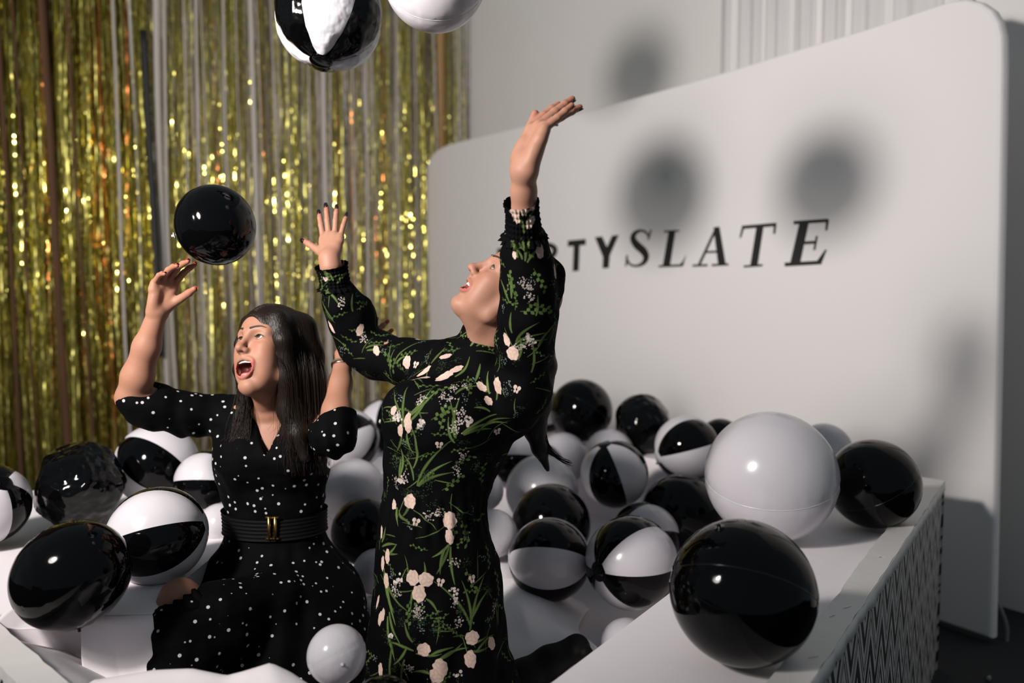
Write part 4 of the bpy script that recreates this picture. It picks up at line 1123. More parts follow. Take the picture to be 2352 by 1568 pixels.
# --- the rest of the body, under the dress
rowsR = [(800, 1060, 1165, 2.085, .060), (835, 985, 1215, 2.085, .085), (870, 935, 1222, 2.08, .115), (905, 908, 1226, 2.075, .135), (940, 892, 1218, 2.07, .145), (975, 886, 1204, 2.065, .142), (1010, 885, 1184, 2.06, .135),
         (1060, 885, 1156, 2.06, .125), (1105, 883, 1134, 2.06, .120), (1150, 876, 1117, 2.06, .120), (1175, 872, 1116, 2.06, .122), (1230, 868, 1130, 2.06, .135), (1300, 864, 1148, 2.06, .150), (1360, 857, 1154, 2.05, .155), (1430, 850, 1157, 2.04, .155),
         (1490, 845, 1163, 2.03, .155), (1568, 843, 1192, 2.02, .165), (1660, 838, 1210, 2.01, .175), (1760, 830, 1225, 2.0, .185)]
shN = D(1196, 890, 1.985); shF = D(992, 842, 2.16); elF = D(830, 797, 2.30)
S = SDF((-0.62, 1.70, 0.41), (0.16, 2.42, 1.66), 0.008)
tower(S, rowsR, 0.02, -0.014)
S.chain([shN, elN, D(1203, 500, 1.80)], [0.05, 0.042, 0.032], 0.02)
S.chain([shF, elF, D(768, 650, 2.21)], [0.05, 0.042, 0.032], 0.02)
S.cap(nb, D(1090, 890, 2.08), 0.055, 0.07, 0.03)
bv, bf = S.mesh()
v, f = join([(hv, hf), (nv_, nf_), (fv_, ff_), (bv, bf)])
body = obj('body', v, f, M['skin'], wr)
c = faceR.tint(v, SKIN); finger_tint(v, c, tipsN + tipsF)
set_color(body, c)
faceR.details(body)
nails(tipsN, M['nail'], body, 1.1); nails(tipsF, M['nail'], body)
# ring on the left ring finger
def torus(c, ax, R, r, n=28, m=8):
    ax = ax / np.linalg.norm(ax); u = np.cross(ax, [0.3, 0.5, 0.8]); u /= np.linalg.norm(u); w = np.cross(ax, u); v = []
    for i in range(n):
        a = 2 * math.pi * i / n; e = u * math.cos(a) + w * math.sin(a)
        for j in range(m):
            b = 2 * math.pi * j / m; v.append(c + e * (R + r * math.cos(b)) + ax * r * math.sin(b))
    f = [(i * m + j, ((i + 1) % n) * m + j, ((i + 1) % n) * m + (j + 1) % m, i * m + (j + 1) % m) for i in range(n) for j in range(m)]
    return v, f
_c = tipsN[2][4]; rc = _c[0] * 0.45 + _c[1] * 0.55; _ax = _c[1] - _c[0]; _ax /= np.linalg.norm(_ax)
rv, rf = torus(rc, _ax, 0.0112, 0.0013); ring = obj('ring', rv, rf, M['silver'], wr)
mb = MB(); q = rc + view_dir((0.62, -0.74, 0.10)) * 0.0125
for s_ in (1, -1):
    mb.tube([q + view_dir((0.65, -0.74, 0.2)) * 0.003 * s_ * k / 3 for k in range(4)], [0.0035, 0.0032, 0.002, 0.0003], 8)
mb.build('stone', M['silver'], ring, True)

# --- dress: bodice, skirt and bishop sleeves in one garment
S = SDF((-0.64, 1.66, 0.42), (0.20, 2.44, 1.70), 0.0042)
tower(S, rowsR, 0.02, 0.0)
S.ell(D(945, 950, 1.99), np.eye(3), (0.075, 0.07, 0.078), 0.05)
S.ell(D(1040, 955, 1.955), np.eye(3), (0.075, 0.06, 0.078), 0.05)
S.chain([D(1172, 925, 2.02), shN, D(1204, 800, 1.955), D(1213, 720, 1.92), D(1216, 650, 1.89), D(1207, 590, 1.865), D(1203, 545, 1.835)], [0.085, 0.072, 0.067, 0.066, 0.063, 0.052, 0.044], 0.03)
S.chain([D(1238, 690, 1.93), D(1263, 655, 1.92), D(1268, 628, 1.91), D(1246, 590, 1.90)], [0.036, 0.031, 0.026, 0.018], 0.022)       # blousing at the elbow
S.cap(D(1248, 800, 1.97), D(1252, 740, 1.95), 0.024, 0.022, 0.03)
S.chain([D(1035, 850, 2.10), shF, D(930, 833, 2.23), D(870, 815, 2.28), elF, D(808, 742, 2.27), D(788, 695, 2.24), D(772, 655, 2.22)], [0.085, 0.068, 0.062, 0.064, 0.062, 0.060, 0.052, 0.040], 0.03)
S.cap(D(850, 735, 2.29), D(838, 700, 2.27), 0.026, 0.02, 0.02)
S.chain([nb + [0, 0, -0.03], D(1108, 775, 2.078)], [0.075, 0.060], 0.03)
_zc = lambda py: P(1000, py, 2.06)[2]
def fold(x, y, z):
    t = np.clip((_zc(1240) - z) / 0.5, 0, 1)
    ang = np.arctan2(y - 2.05, x + 0.19)
    skirt = t * 0.010 * np.sin(ang * 13 + 2.0 * np.sin(z * 5 + 1) + 1.3 * np.sin(ang * 4))
    waist = 0.0035 * np.exp(-((z - _zc(1165)) / 0.05) ** 2) * np.sin(ang * 30)
    wr_ = 0.0050 * fnoise(x, y, z, 4, 18.0) + 0.0026 * fnoise(x, y, z * 0.6, 6, 45.0)
    gath = 0.004 * np.sin((x * 60 + z * 40 + 2 * np.sin(z * 20))) * np.exp(-(((x + 0.05) / 0.16) ** 2 + ((z - _zc(840)) / 0.05) ** 2))
    return skirt + waist + wr_ + gath
S.warp(fold)
dv, df = S.mesh()
keep = dv[df].mean(1)[:, 2] > 0.43
df = df[keep]
def subdivide(v, f):
    e = np.concatenate([np.stack([f[:, k], f[:, (k + 1) % 4]], 1) for k in range(4)]); es = np.sort(e, 1)
    key = es[:, 0].astype(np.int64) * (len(v) + 1) + es[:, 1]
    u, first, inv = np.unique(key, return_index=True, return_inverse=True)
    mid = (v[es[first, 0]] + v[es[first, 1]]) / 2
    cen = v[f].mean(1); n0 = len(v); n1 = n0 + len(mid); nf = len(f)
    m = [inv[k * nf:(k + 1) * nf] + n0 for k in range(4)]; c = np.arange(nf) + n1
    q = [np.stack([f[:, k], m[k], c, m[(k + 3) % 4]], 1) for k in range(4)]
    return np.concatenate([v, mid, cen]), np.concatenate(q)
dv, df = subdivide(dv, df)
# the side that carries the readable print gets a finer mesh still
_q = dv[df].mean(1); _n = np.cross(dv[df[:, 2]] - dv[df[:, 0]], dv[df[:, 3]] - dv[df[:, 1]])
_f = (((CAMP - _q) * _n).sum(1) > 0)
_v2, _f2 = subdivide(dv, df[_f]); df_back = df[~_f]
dv, df = _v2, np.concatenate([_f2, df_back])
_u = np.unique(df); _m = np.full(len(dv), -1); _m[_u] = np.arange(len(_u)); dv = dv[_u]; df = _m[df]
# --- smocked cuffs and collar (own parts)
def smock(path, rad, nring, label=None, ruffle=0.0, amp=0.0022, freq=26, ridges=7, seed=1, top_ruffle=0.0, flat=1.0):
    """gathered band following a path of 3-D points; rad interpolated, ridged around and along"""
    pp = resample(path, nring); rr = np.interp(np.linspace(0, 1, nring), np.linspace(0, 1, len(rad)), rad)
    n = 110; V = []; r_ = np.random.default_rng(seed); ph = r_.uniform(0, 6.28, 4)
    prev = None
    for i in range(nring):
        t = pp[min(i + 1, nring - 1)] - pp[max(i - 1, 0)]; t /= np.linalg.norm(t)
        a = np.cross(t, [0.1, 1, 0.15]) if prev is None else prev - t * (prev @ t)
        a /= np.linalg.norm(a); prev = a; b = np.cross(t, a); s_ = i / (nring - 1)
        w = np.arange(n) / n * 2 * np.pi
        k = 0.5 - 0.5 * math.cos(2 * math.pi * ridges * s_)
        ru = ruffle * max(0, (0.16 - s_) / 0.16) + top_ruffle * max(0, (s_ - 0.92) / 0.08)
        R = rr[i] + amp * np.sin(w * freq + ph[0] + 1.5 * np.sin(w * 3 + ph[1])) * (0.4 + 0.6 * k) - 0.0014 * (1 - k) + ru * (1 + 0.55 * np.sin(w * 17 + ph[2]) + 0.3 * np.sin(w * 29 + ph[3]))
        V.append(pp[i] + np.outer(np.cos(w) * R, a) + np.outer(np.sin(w) * R * flat, b))
    V = np.concatenate(V); i = np.arange(nring - 1)[:, None] * n; j = np.arange(n)[None, :]
    F_ = np.stack([i + j, i + (j + 1) % n, i + n + (j + 1) % n, i + n + j], -1).reshape(-1, 4)
    return V, F_
cufN = smock([D(1203, 548, 1.83), D(1201, 500, 1.80), D(1197, 462, 1.775)], [0.046, 0.0415, 0.0385, 0.040], 46, ruffle=0.010, top_ruffle=0.002, seed=3)
cufF = smock([D(771, 662, 2.22), D(768, 640, 2.21), D(761, 608, 2.195)], [0.044, 0.042, 0.042, 0.045], 40, ruffle=0.008, top_ruffle=0.003, seed=5)
colR = smock([D(1110, 806, 2.085), D(1107, 785, 2.08), D(1104, 764, 2.075)], [0.070, 0.0605, 0.0575], 28, amp=0.0016, ridges=4, seed=8, top_ruffle=0.003)

# --- floral print: motifs laid in the tangent plane of the cloth
def paint_floral(v, f):
    n = normals(v, f); col = np.tile(np.array([0.0014, 0.0014, 0.0019]), (len(v), 1))
    q = v - CAMP; dep = q[:, 1] * _cp - q[:, 2] * _sp; px = 1176 + FPX * q[:, 0] / dep; py = 784 - FPX * (q[:, 1] * _sp + q[:, 2] * _cp) / dep
    fac = ((CAMP - v) * n).sum(1) > 0
    r = np.random.default_rng(31)
    CRE = np.array([0.50, 0.37, 0.31]); WHT = np.array([0.50, 0.44, 0.40]); GRN = np.array([0.050, 0.082, 0.022]); LGR = np.array([0.090, 0.130, 0.042]); DGR = np.array([0.018, 0.033, 0.014]); BLU = np.array([0.13, 0.17, 0.16])
    # bucket the cloth on a coarse 3-D grid for quick lookups
    cell = 0.05; key = np.floor(v / cell).astype(int); kmin = key.min(0); key -= kmin; dim = key.max(0) + 1
    lin = (key[:, 0] * dim[1] + key[:, 1]) * dim[2] + key[:, 2]; order = np.argsort(lin, kind='stable'); sl_ = lin[order]
    starts = np.searchsorted(sl_, np.arange(dim.prod() + 1))
    def near(c, rad):
        lo = np.maximum(np.floor((c - rad) / cell).astype(int) - kmin, 0); hi = np.minimum(np.floor((c + rad) / cell).astype(int) - kmin, dim - 1); o = []
        for i in range(lo[0], hi[0] + 1):
            for j in range(lo[1], hi[1] + 1):
                b = (i * dim[1] + j) * dim[2]
                o.append(order[starts[b + lo[2]]:starts[b + hi[2] + 1]] if hi[2] >= lo[2] else order[:0])
        o = np.concatenate(o) if o else order[:0]
        return o[((v[o] - c) ** 2).sum(1) < rad * rad]
    vis = np.nonzero(fac)[0]
    def pick(x, y):
        m = vis[(np.abs(px[vis] - x) < 5) & (np.abs(py[vis] - y) < 5)]
        return None if len(m) == 0 else m[np.argmin(dep[m])]
    def local(i, rad, dirv):
        c, nn = v[i], n[i]; t = dirv - nn * (dirv @ nn)
        if np.linalg.norm(t) < 1e-4: t = np.cross(nn, [0.3, 0.1, 1])
        t /= np.linalg.norm(t); s = np.cross(nn, t)
        k = near(c, rad); k = k[(n[k] @ nn) > 0.2]
        w = v[k] - c
        return k, w @ t, w @ s           # along, across
    def put(k, m, c): 
        m = np.clip(m, 0, 1)[:, None]; col[k] = col[k] * (1 - m) + np.broadcast_to(c, (len(k), 3)) * m
    E_ = 0.0007
    def rose(i, rad, d, asp=1.0, colr=CRE):
        k, a, b = local(i, rad * 1.7 * max(1, asp), d); a = a / asp; th = np.arctan2(b, a); R = np.hypot(a, b); p0 = r.uniform(0, 6)
        edge = rad * (1 + 0.045 * np.sin(5 * th + p0) + 0.045 * np.sin(8 * th + 2 * p0) + 0.03 * np.sin(3 * th))
        pet = 1 + 0.10 * np.sin(R / rad * 9 + 2.2 * np.sin(3 * th + p0)) 
        put(k, (edge - R) / E_, colr * np.clip(pet, 0.8, 1.12)[:, None])
    def blade(i, L, d, bend, w, c=GRN):
        k, a, b = local(i, L * 1.15, d); t = np.clip(a / L, 0, 1); b = b - bend * L * t * t
        hw = w * (0.35 + 0.65 * np.clip(t * 2.2, 0, 1)) * (1 - t) ** 0.5
        m = (hw - np.abs(b)) / E_ * ((a > 0) & (a < L))
        cc = np.where((np.abs(b) < 0.25 * hw)[:, None], LGR, c) * (0.75 + 0.5 * r.random())
        put(k, m, cc)
    def leaf(i, L, d, w, c=GRN):
        k, a, b = local(i, L * 1.1, d); t = a / L
        hw = w * np.clip(np.sin(np.pi * np.clip(t, 0, 1)), 0, 1) ** 0.8
        put(k, (hw - np.abs(b)) / E_ * ((t > 0) & (t < 1)), np.where((np.abs(b) < 0.0008)[:, None], LGR, c))
    def dots(i, rad, d, cnt, r0, c, asp=1.0):
        k, a, b = local(i, rad * 1.5 * max(1, asp), d)
        for _ in range(cnt):
            u = r.normal(0, 0.45, 2) * rad; u[0] *= asp
            put(k, (r0 * r.uniform(0.7, 1.3) - np.hypot(a - u[0], b - u[1])) / E_ + 0.3, c * r.uniform(0.6, 1.1))
    def sprig(i, L, d, nleaf, lw):
        k, a, b = local(i, L * 1.25, d); bend = r.uniform(-0.25, 0.25)
        b = b - bend * a * a / L
        put(k, (0.0010 - np.abs(b)) / E_ * ((a > 0) & (a < L)) + 0.0, GRN)
        for q_ in range(nleaf):
            t = L * (q_ + 1) / nleaf; sgn = 1 if q_ % 2 else -1
            aa = a - t; ca, sa = math.cos(0.8 * sgn), math.sin(0.8 * sgn)
            u = aa * ca + b * sa; w_ = -aa * sa + b * ca; ll = lw * 2.6; tt = np.clip(u / ll, 0, 1)
            put(k, (lw * np.sin(np.pi * tt) ** 0.8 - np.abs(w_)) / E_ * ((u > 0) & (u < ll)), GRN * r.uniform(0.8, 1.5))
    def butterfly(i, rad, d):
        k, a, b = local(i, rad * 1.6, d)
        m = np.zeros(len(k))
        for s_ in (-1, 1):
            m = np.maximum(m, (1 - ((a - 0.42 * rad) / (0.50 * rad)) ** 2 - ((b - s_ * 0.48 * rad) / (0.42 * rad)) ** 2) * rad / E_)
            m = np.maximum(m, (1 - ((a + 0.42 * rad) / (0.42 * rad)) ** 2 - ((b - s_ * 0.30 * rad) / (0.26 * rad)) ** 2) * rad / E_)
        put(k, m, WHT * [1, 0.9, 0.85])
    dv_ = lambda dx, dy: view_dir((dx, -dy, 0.02))
    pm = 2.05 / FPX
    # dark ferns and grass first, over the whole cloth
    vis_all = r.choice(len(v), 400, replace=False)
    for i in vis_all:
        dd = r.normal(size=3); u = r.random()
        if u < 0.30: dots(i, 0.013, dd, 26, 0.0011, DGR * 1.4, 1.5)
        elif u < 0.55: sprig(i, 0.042, dd, 6, 0.0026)
        elif u < 0.90: blade(i, r.uniform(0.04, 0.075), dd, r.uniform(-0.4, 0.4), 0.0027, GRN * 0.8)
        else: dots(i, 0.010, dd, 14, 0.0014, BLU, 1.6)
    hid = np.nonzero(~fac)[0]
    for i in r.choice(hid, 60, replace=False): rose(i, r.uniform(0.011, 0.016), r.normal(size=3), r.uniform(1, 1.5))
    # long curved leaves: base pixel, tip pixel, bend
    for (x0, y0, x1, y1, be) in [(953, 1121, 984, 1012, -.25), (955, 1121, 1004, 1047, -.22), (957, 1122, 1006, 1066, -.3), (945, 1108, 947, 1050, .3), (944, 1080, 1002, 1010, .3), (915, 1085, 935, 1030, .1), (912, 1092, 910, 1045, -.1),
                                (1040, 1010, 1022, 937, -.25), (1042, 1012, 1052, 940, .2), (1065, 1000, 1125, 950, -.2), (1068, 1002, 1122, 962, -.3), (1070, 1004, 1120, 975, -.35), (1100, 1000, 1152, 948, -.3), (1108, 990, 1156, 960, -.35), (1040, 1022, 1010, 980, -.3),
                                (920, 985, 915, 912, .25), (922, 985, 925, 905, .1), (925, 965, 990, 925, .2), (925, 968, 1000, 918, .1), (928, 972, 985, 935, .2), (930, 1000, 920, 1050, .2), (918, 1000, 905, 1050, -.2),
                                (908, 1160, 905, 1200, .2), (912, 1165, 935, 1195, .25), (930, 1180, 960, 1150, .3), (1035, 1245, 1010, 1280, -.2), (1037, 1248, 1018, 1310, -.1), (1040, 1250, 1030, 1330, .1), (1030, 1252, 1000, 1300, .2),
                                (878, 1300, 900, 1390, .2), (880, 1320, 920, 1395, .3), (884, 1330, 905, 1420, .15), (890, 1400, 912, 1470, .2), (886, 1410, 902, 1500, .1), (873, 1250, 920, 1230, -.2), (875, 1260, 922, 1275, .2), (872, 1240, 895, 1215, .2), (880, 1270, 925, 1262, .2),
                                (1085, 1440, 1055, 1330, .25), (1086, 1440, 1092, 1335, -.2), (1084, 1445, 1105, 1345, .2), (1082, 1430, 1115, 1355, -.2), (1075, 1470, 1120, 1480, .2), (1080, 1490, 1125, 1500, .2), (1100, 1490, 1140, 1450, -.2),
                                (950, 1470, 920, 1440, -.2), (955, 1490, 905, 1465, .2), (960, 1505, 1010, 1520, .2), (985, 1500, 1020, 1475, -.2), (1000, 1510, 1055, 1500, .2), (1010, 1510, 1060, 1475, -.2), (985, 1545, 950, 1530, .2), (965, 1335, 985, 1300, .3), (950, 1345, 925, 1375, .3), (975, 1370, 1010, 1385, -.3),
                                (925, 1510, 905, 1555, .2), (895, 1480, 880, 1550, .1), (930, 1480, 912, 1530, -.2),
                                (835, 795, 870, 770, -.3), (838, 800, 878, 790, -.3), (900, 840, 935, 775, -.3), (905, 830, 940, 800, -.3), (985, 830, 1020, 800, .2), (1040, 860, 1075, 815, .2), (1205, 540, 1200, 492, .2), (1208, 538, 1212, 488, -.2), (1195, 600, 1188, 556, .2), (1202, 600, 1206, 552, -.1), (1210, 604, 1218, 556, .2), (1215, 608, 1232, 566, -.2), (1185, 596, 1176, 560, -.1), (768, 650, 760, 615, .2), (775, 655, 788, 622, -.2), (755, 650, 742, 618, .1), (1090, 790, 1112, 772, .1), (1075, 790, 1090, 772, .2), (1050, 900, 1085, 840, -.2), (1095, 870, 1110, 830, .1),
                                (1175, 800, 1215, 750, -.4), (1178, 805, 1222, 762, -.4), (1180, 790, 1205, 735, -.3), (1185, 830, 1210, 790, .3), (1172, 770, 1160, 730, -.2), (1165, 700, 1158, 650, .2), (1170, 690, 1182, 640, .1), (1235, 730, 1248, 690, .2), (1240, 800, 1260, 740, -.2), (1225, 860, 1250, 800, .3),
                                (1120, 900, 1095, 850, -.2), (1135, 920, 1150, 870, .2), (1130, 940, 1100, 920, .3), (780, 700, 760, 660, .2), (760, 740, 745, 690, .2), (815, 720, 800, 680, -.2)]:
        i = pick(x0, y0)
        if i is None: continue
        L = math.hypot(x1 - x0, y1 - y0) * pm
        blade(i, L, dv_(x1 - x0, y1 - y0), be * 1.7, 0.0056, GRN * r.uniform(0.85, 1.25))
    for (x, y, dx, dy) in [(1010, 1130, 1, -.6), (1040, 1080, .8, -.6), (1030, 1170, .3, 1), (1010, 880, -1, .2), (1055, 880, -1, .3), (1080, 905, .3, -1), (985, 960, .9, -.6), (1005, 995, .3, -1), (1205, 700, .9, .4), (1180, 690, -.2, -1), (1230, 620, .5, .8), (1190, 720, 1, -.1), (948, 1420, .1, -1), (935, 1440, -.4, -1), (1065, 1200, .4, .8), (1075, 1300, .3, 1),
                           (925, 860, -.9, -.3), (955, 800, -1, -.2), (880, 800, .6, .9), (1120, 1240, .2, 1), (1140, 1300, .1, 1), (1110, 1120, -.3, -1)]:
        i = pick(x, y)
        if i is not None: sprig(i, 0.058, dv_(dx, dy), 7, 0.0042)
    for (x, y) in [(925, 1095), (905, 1110), (1040, 990), (1055, 965), (1068, 1055), (1055, 1085), (990, 1180), (1005, 1175), (905, 950), (960, 915), (1028, 912), (1035, 885), (1075, 880), (900, 1345), (908, 1360), (1048, 1285), (1050, 1380), (955, 1395), (965, 1405), (1195, 655), (1210, 665), (1222, 690), (1190, 800), (1220, 790), (1065, 940), (1010, 905), (1140, 1400), (1055, 1425), (945, 1530), (990, 1555), (785, 700), (840, 770)]:
        i = pick(x, y)
        if i is not None: dots(i, 0.012, r.normal(size=3), 26, 0.0017, WHT * r.uniform(0.55, 0.9), 1.4)
    for (x, y) in [(975, 1095), (985, 1110), (905, 1060), (935, 1045), (1100, 1080), (960, 1420), (905, 1530), (1000, 1440), (890, 1460), (1060, 1400), (1125, 1350)]:
        i = pick(x, y)
        if i is not None: dots(i, 0.017, r.normal(size=3), 60, 0.0013, DGR * 1.5, 1.3)
    for (x, y) in [(913, 1106), (920, 1098), (1083, 960), (1078, 968), (960, 980), (966, 972), (905, 965), (910, 955), (915, 1325), (907, 1330), (1046, 1350), (1050, 1365), (1217, 778), (1222, 785), (895, 1455), (1055, 1545)]:
        i = pick(x, y)
        if i is not None: dots(i, 0.008, r.normal(size=3), 8, 0.0032, WHT, 1.6)
    for (x, y, rr_, asp, dx, dy) in [(938, 1147, 14, 1.15, .2, 1), (1026, 1190, 13, 1.5, .1, 1), (1035, 1228, 9, 1.9, .2, 1), (943, 1322, 14, 1.2, .2, 1), (982, 1326, 15, 1.1, 1, .3), (957, 1358, 15, 1.2, .1, 1), (969, 1487, 14, 1.05, 1, 0), (1017, 1528, 15, 1.25, .6, 1), (1000, 1547, 14, 1.2, .9, .6),
                                   (1089, 1460, 15, 1.05, 1, 0), (1085, 1509, 13, 1.4, .1, 1), (1134, 1473, 11, 1.3, .1, 1), (885, 1272, 8, 2.1, .2, 1), (874, 1289, 7, 2.4, .2, 1), (882, 1328, 8, 2.1, .2, 1), (871, 1217, 5, 3, .0, 1), (863, 1377, 5, 3, .1, 1), (868, 1415, 6, 2.6, .1, 1), (875, 1407, 5, 2.8, .1, 1), (869, 1534, 7, 2.2, .2, 1),
                                   (915, 993, 7, 2.2, -.3, 1), (930, 960, 7, 2.6, -.3, 1), (933, 983, 8, 2.0, -.2, 1), (899, 938, 7, 1.6, -.5, 1), (899, 1153, 8, 1.5, .6, 1), (929, 836, 14, 1.15, .1, 1), (1016, 860, 12, 1.8, 1, -.5), (969, 849, 8, 2.6, 1, -.6), (961, 863, 8, 2.6, 1, -.5), (1025, 813, 6, 2.5, 1, -.4), (1052, 843, 8, 2.2, 1, -.8),
                                   (1173, 816, 14, 1.1, .1, 1), (1159, 784, 9, 1.7, .4, 1), (1138, 891, 11, 1.7, .15, 1), (1110, 883, 9, 1.8, .4, 1), (1126, 915, 8, 1.5, .7, 1), (832, 762, 9, 1.8, -.3, 1), (756, 756, 6, 3.0, .3, 1), (1246, 582, 10, 1.6, .4, 1), (1280, 618, 8, 2.0, .3, 1), (1177, 590, 5, 1.8, 0, 1), (1181, 490, 8, 2.2, .15, 1), (1199, 480, 9, 1.9, .1, 1), (1184, 508, 6, 1.6, .2, 1), (1222, 516, 8, 1.6, -.3, 1), (1226, 470, 7, 1.4, .1, 1), (1104, 776, 6, 1.3, 1, -.4), (748, 645, 5, 1.3, 1, 0), (860, 800, 8, 1.8, .4, 1)]:
        i = pick(x, y)
        if i is not None: rose(i, rr_ * pm, dv_(dx, dy), asp)
    for (x, y) in [(960, 1194), (1013, 1027), (1016, 1333), (1089, 1325), (1147, 996), (1182, 899), (950, 833)]:
        i = pick(x, y)
        if i is not None: butterfly(i, 9.5 * pm, dv_(r.uniform(-.5, .5), -1))
    return col
cparts = [(dv, df), cufN, cufF, colR]
av, af = join(cparts); acol = paint_floral(av, af)
k0 = 0
for (pv, pf), nm in zip(cparts, ['dress', 'cuff', 'cuff', 'collar']):
    o = obj(nm, pv, pf, M['floral'], wr if nm == 'dress' else dressR)
    set_color(o, acol[k0:k0 + len(pv)]); k0 += len(pv)
    if nm == 'dress': dressR = o
dressR['label'] = 'black dress printed with cream roses and green leaves'

# --- hair: dark ponytail swinging down behind her back
def strand_mesh(paths, rads, nside=3):
    V, F_, n0 = [], [], 0
    for pth, rd in zip(paths, rads):
        pth = np.asarray(pth); k = len(pth)
        t = np.gradient(pth, axis=0); t /= np.linalg.norm(t, axis=1)[:, None] + 1e-9
        a = np.cross(t, np.array([0.31, 0.2, 0.93])); a /= np.linalg.norm(a, axis=1)[:, None] + 1e-9; b = np.cross(t, a)
        rd = np.asarray(rd)[:, None]
        for j in range(nside):
            w = 2 * np.pi * j / nside; V.append(pth + rd * (math.cos(w) * a + math.sin(w) * b))
        i = np.arange(k - 1)
        for j in range(nside):
            j2 = (j + 1) % nside; F_.append(np.stack([n0 + j * k + i, n0 + j2 * k + i, n0 + j2 * k + i + 1, n0 + j * k + i + 1], 1))
        n0 += nside * k
    return np.concatenate(V), np.concatenate(F_)
S = SDF(faceR.o - [0.20, 0.2, 0.75], faceR.o + [0.25, 0.25, 0.2], 0.005)
faceR.E(S, (0, -0.018, 0.035), (0.0770, 0.098, 0.0745), 0.0)
faceR.E(S, (0, -0.040, 0.0), (0.074, 0.072, 0.080), 0.02)
faceR.E(S, (0, 0.100, -0.032), (0.075, 0.075, 0.108), 0.008, 'sub')
tail = [faceR.w((0, -0.085, 0.0)), D(1245, 760, 2.12), D(1252, 840, 2.17), D(1238, 925, 2.20), D(1228, 985, 2.20), D(1240, 1030, 2.19), D(1258, 1078, 2.18)]
S.chain(tail, [0.034, 0.030, 0.030, 0.034, 0.030, 0.020, 0.007], 0.02)
hrv, hrf = S.mesh()
hairR = obj('hair', hrv, hrf, M['hair'], wr)
r_ = np.random.default_rng(77); paths, rads = [], []
tl = resample(tail, 60)
for k in range(150):
    off = r_.normal(0, 0.5, 3); off *= min(1, 0.98 / np.linalg.norm(off)); end = r_.integers(42, 60)
    w = np.interp(np.arange(60), [0, 10, 30, 42, 52, 59], [0.030, 0.030, 0.034, 0.030, 0.020, 0.010])
    pth = tl + off[None, :] * w[:, None]
    paths.append(pth[:end]); rads.append(np.linspace(0.0011, 0.0004, end))
for k in range(16):      # wisps curling away at the tip
    a = D(1246 + r_.normal(0, 6), 1000 + r_.uniform(-20, 30), 2.19); t = np.linspace(0, 1, 18)
    e = D(1312 + r_.normal(0, 4), 1064 + r_.normal(0, 4), 2.17); m_ = D(1262 + r_.normal(0, 4), 1048 + r_.normal(0, 4), 2.18)
    pth = np.outer((1 - t) ** 2, a) + np.outer(2 * t * (1 - t), m_) + np.outer(t * t, e); paths.append(pth); rads.append(np.linspace(0.0022, 0.0006, 18))
sv, sf = strand_mesh(paths, rads)
o = obj('hair_strands', sv, sf, M['hairline'], hairR); o['kind'] = 'stuff'
# --- lower leg with black shoe stretched out behind
S = SDF(D(1150, 1640, 2.2) - [0.15, 0.3, 0.15], D(1350, 1450, 2.3) + [0.12, 0.25, 0.12], 0.006)
S.chain([D(1120, 1600, 2.12), D(1200, 1560, 2.16), D(1262, 1520, 2.20), D(1325, 1487, 2.25)], [0.06, 0.050, 0.042, 0.034], 0.02)
S.cap(D(1325, 1487, 2.25), D(1345, 1500, 2.20), 0.033, 0.022, 0.02)
sv, sf = S.mesh(); obj('shoe', sv, sf, M['boot'], wr)
settle(wr)
# ================================================================ the woman in the polka dot dress
def polka_mat():
    m = mat('polka_dot_crepe', (0.0014, 0.0014, 0.0019), 0.8, spec=0.05)
    nt = m.node_tree; b = nt.nodes['Principled BSDF']; L = nt.links.new
    tc = nt.nodes.new('ShaderNodeTexCoord'); vo = nt.nodes.new('ShaderNodeTexVoronoi'); vo.feature = 'F1'
    vo.inputs['Scale'].default_value = 40.0; vo.inputs['Randomness'].default_value = 0.85
    L(tc.outputs['Object'], vo.inputs['Vector'])
    mr = nt.nodes.new('ShaderNodeMapRange'); mr.inputs['From Min'].default_value = 0.155; mr.inputs['From Max'].default_value = 0.19
    mr.inputs['To Min'].default_value = 1.0; mr.inputs['To Max'].default_value = 0.0
    L(vo.outputs['Distance'], mr.inputs['Value'])
    mx = nt.nodes.new('ShaderNodeMix'); mx.data_type = 'RGBA'
    mx.inputs['A'].default_value = (0.0014, 0.0014, 0.0019, 1); mx.inputs['B'].default_value = (0.42, 0.42, 0.43, 1)
    L(mr.outputs[0], mx.inputs[0]); L(mx.outputs['Result'], b.inputs['Base Color'])
    return m
M['polka'] = polka_mat()
baseL = np.array([-0.68, 2.28, FZ])
wl = person('person', 'dark haired woman in belted black polka dot dress kneeling among balls, mouth wide open', baseL)
yw, pt_ = math.radians(29), math.radians(16)
fL = view_dir((-math.sin(yw) * math.cos(pt_), math.sin(pt_), math.cos(yw) * math.cos(pt_)))
FL = frame(fL, view_dir((-0.05, 0.97, -0.1)))
faceL = Face(D(625, 795, 2.22), FL, 1.04, mw=0.0290, mo=0.0250, jaw=0.018, gaze=(0.10, 0.8, 0.28), smile=2.2)
SKL = (0.30, 0.146, 0.095)
rowsL = [(925, 585, 670, 2.30, .050), (945, 520, 738, 2.31, .075), (965, 500, 748, 2.31, .095), (1000, 491, 756, 2.305, .110), (1040, 491, 758, 2.30, .118), (1085, 497, 757, 2.30, .115), (1130, 510, 748, 2.30, .105), (1170, 520, 742, 2.30, .098), (1215, 523, 742, 2.30, .098),
         (1245, 512, 752, 2.30, .110), (1290, 480, 790, 2.29, .150), (1330, 455, 822, 2.27, .185), (1370, 440, 838, 2.24, .205), (1410, 432, 842, 2.22, .225), (1460, 425, 840, 2.20, .235), (1510, 420, 835, 2.18, .24), (1560, 415, 830, 2.17, .24), (1620, 410, 820, 2.16, .23), (1670, 410, 815, 2.16, .22)]
